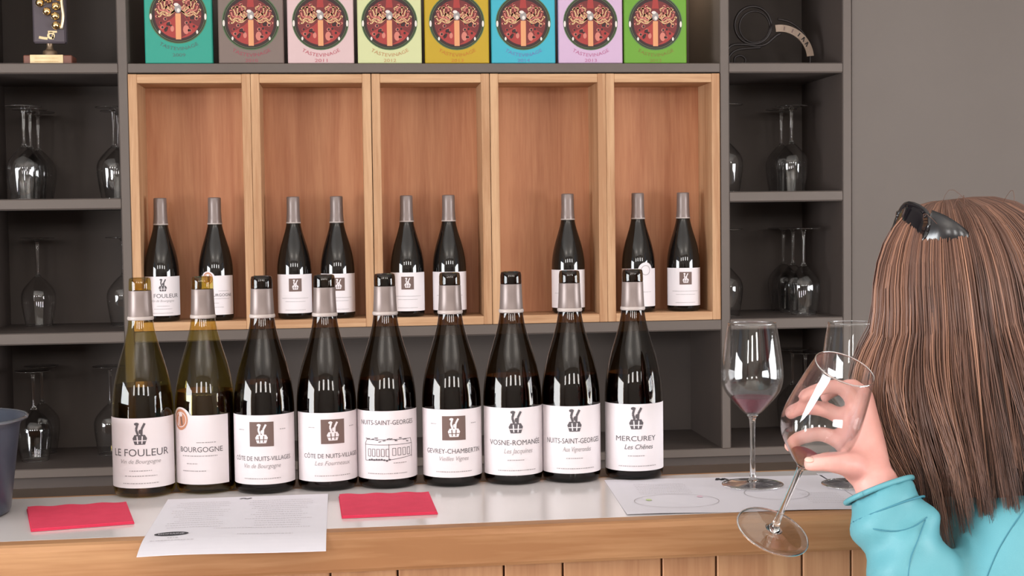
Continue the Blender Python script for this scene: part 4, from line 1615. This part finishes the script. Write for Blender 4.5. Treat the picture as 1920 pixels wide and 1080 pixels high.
HV, HF, HA = [], [], []
NC = 90
CL = [(rh.uniform(0, 6.28), rh.random(), rh.gauss(0, 0.016)) for _ in range(NC * 3)]
NPT = 19
for i in range(9000):
    th = rh.uniform(30, 330)
    if 205 < th < 330 and rh.random() < 0.55:
        continue
    lay = rh.random() ** 0.7
    band = 0 if lay < 0.45 else 1 if lay < 0.8 else 2
    ci = int(th / 4.0 + rh.gauss(0, 0.45)) % NC
    ph0, bright, dz = CL[ci + NC * band]
    ctr = ci * 4.0 + 2.0 + (band - 1) * 1.3
    ff = max(0, math.cos(math.radians(th)))
    zend = 0.242 + dz + rh.gauss(0, 0.014) - 0.025 * lay * (band == 2) - 0.050 * max(0, math.sin(math.radians(th))) ** 2
    path = hair_path(th, lay, zend, ph0 + rh.gauss(0, 0.6), ph0)
    tgt = hair_path(ctr, (0.25, 0.62, 0.92)[band], zend, ph0, ph0)
    jit = Vector((rh.gauss(0, 1), rh.gauss(0, 1), rh.gauss(0, 1))) * 0.0022
    pts_ = []
    for q, (a, b) in enumerate(zip(path, tgt)):
        t = q / (NPT - 1)
        w_ = 0.72 * t ** 1.3
        pts_.append(a * (1 - w_) + b * w_ + jit * min(1, t * 2))
    r = rh.uniform(0.0004, 0.0008)
    v, f = tube(pts_, [r * (0.8 + 0.5 * math.sin(PI * min(1, q / 16))) * (1 if q < 14 else (NPT - q) / 5.2) for q in range(NPT)], 4, False)
    b = len(HV)
    HV += v
    HF += [tuple(x + b for x in q) for q in f]
    tone = min(1, max(0, 0.38 + 0.42 * (bright - 0.5) + rh.gauss(0, 0.13) + 0.16 * (lay - 0.5) + 0.12 * ff + 0.09 * math.sin(th * 0.19) + 0.07 * math.sin(th * 0.43 + 1)))
    HA += [tone] * len(v)
# a few stray hairs standing off the crown
for i in range(7):
    th = rh.uniform(60, 170)
    a = hair_path(th, 1.0, 0.2, 0, 0)[rh.randint(0, 4)]
    d_ = (a - HC).normalized()
    tq = (d_.cross(Z) * rh.choice((-1, 1)) + Vector((rh.gauss(0, .4), rh.gauss(0, .4), 0))).normalized()
    L_ = rh.uniform(0.02, 0.05)
    pts_ = [a + tq * L_ * t + d_ * 0.016 * math.sin(PI * t) for t in (0, .2, .4, .6, .8, 1)]
    v, f = tube(pts_, 0.0003, 4, False)
    b = len(HV)
    HV += v
    HF += [tuple(x + b for x in q) for q in f]
    HA += [0.4] * len(v)
hair = mesh_obj('hair', [q - ORG for q in HV], HF, HAIRM, woman, True)
hair['kind'] = 'stuff'
atr = hair.data.attributes.new('strand', 'FLOAT', 'POINT')
atr.data.foreach_set('value', HA)
# close-fitting under layer of the hair
UV, UF = [], []
NT, NR = 44, 17
for i in range(NT + 1):
    th = 36 + (324 - 36) * i / NT
    for q in hair_path(th, -0.25, 0.185, 0, 0, NR):
        UV.append(q)
for i in range(NT):
    for j in range(NR - 1):
        a = i * NR + j
        UF.append((a, a + NR, a + NR + 1, a + 1))
UNDER = principled('dark_under_hair', srgb(58, 40, 35), 0.7)
mesh_obj('hair_under_layer', [q - ORG for q in UV], UF, UNDER, woman, True)

# ------------------------------------------------------------------ sunglasses pushed up on the hair
sg = thing('sunglasses', 'black sunglasses pushed up on top of the brown hair', 'sunglasses', hd(0.072, 0, 0.117))
SO = sg.location.copy()
gF = (FW * 0.90 + UP_ * 0.43).normalized()      # way the lenses face
gU = (UP_ * 0.90 - FW * 0.43).normalized()


def gl_(l, u, f):
    return LF * l + gU * u + gF * f


for s in (-1, 1):
    V, F = [], []
    n_ = 24
    rows = 4
    for side in (0, 1):
        for r_ in range(rows + 1):
            for k in range(n_):
                a = 2 * PI * k / n_
                q = r_ / rows
                lx = 0.031 * q * math.copysign(abs(math.cos(a)) ** 0.75, math.cos(a))
                uz = 0.024 * q * math.copysign(abs(math.sin(a)) ** 0.75, math.sin(a))
                X = 0.036 * s + lx
                V.append(gl_(X, uz, -7.5 * X * X - 2.0 * uz * uz + (0.0018 if side else 0)))
    m_ = n_ * (rows + 1)
    for side in (0, 1):
        for r_ in range(rows):
            for k in range(n_):
                a, b = side * m_ + r_ * n_ + k, side * m_ + r_ * n_ + (k + 1) % n_
                q = (a, b, b + n_, a + n_)
                F.append(q if side else tuple(reversed(q)))
    for k in range(n_):
        a, b = rows * n_ + k, rows * n_ + (k + 1) % n_
        F.append((a, b, b + m_, a + m_))
    mesh_obj('lens', V, F, LENS, sg, True)
    rimp = []
    for k in range(n_ + 1):
        a = 2 * PI * k / n_
        lx = 0.0315 * math.copysign(abs(math.cos(a)) ** 0.75, math.cos(a))
        uz = 0.0245 * math.copysign(abs(math.sin(a)) ** 0.75, math.sin(a))
        X = 0.036 * s + lx
        rimp.append(gl_(X, uz, -7.5 * X * X - 2.0 * uz * uz + 0.0009))
    v, f = tube(rimp, 0.0024, 6)
    mesh_obj('frame_rim', v, f, FRAMEM, sg, True)
    arm = catmull([gl_(0.064 * s, 0.004, -0.030), gl_(0.073 * s, 0.006, -0.045), gl_(0.077 * s, 0.004, -0.066), gl_(0.072 * s, -0.004, -0.088), gl_(0.055 * s, -0.018, -0.112)], 5)
    v, f = [], []
    for k, p in enumerate(arm):
        t = k / (len(arm) - 1)
        hh = 0.0165 * (1 - t) ** 0.8 + 0.004
        for (a, b) in ((-1, -0.8), (-1, 0.8), (0, 1), (1, 0.8), (1, -0.8), (0, -1)):
            v.append(p + LF * (a * 0.0017) + gU * (b * hh))
    for k in range(len(arm) - 1):
        for q in range(6):
            f.append((k * 6 + q, k * 6 + (q + 1) % 6, k * 6 + 6 + (q + 1) % 6, k * 6 + 6 + q))
    f += [tuple(range(6)), tuple(range(6 * len(arm) - 1, 6 * len(arm) - 7, -1))]
    mesh_obj('temple_arm', v, f, FRAMEM, sg, True)
v, f = tube(catmull([gl_(-0.008, 0.006, 0.0005), gl_(0, 0.010, 0.002), gl_(0.008, 0.006, 0.0005)], 5), 0.0026, 8)
mesh_obj('bridge', v, f, FRAMEM, sg, True)
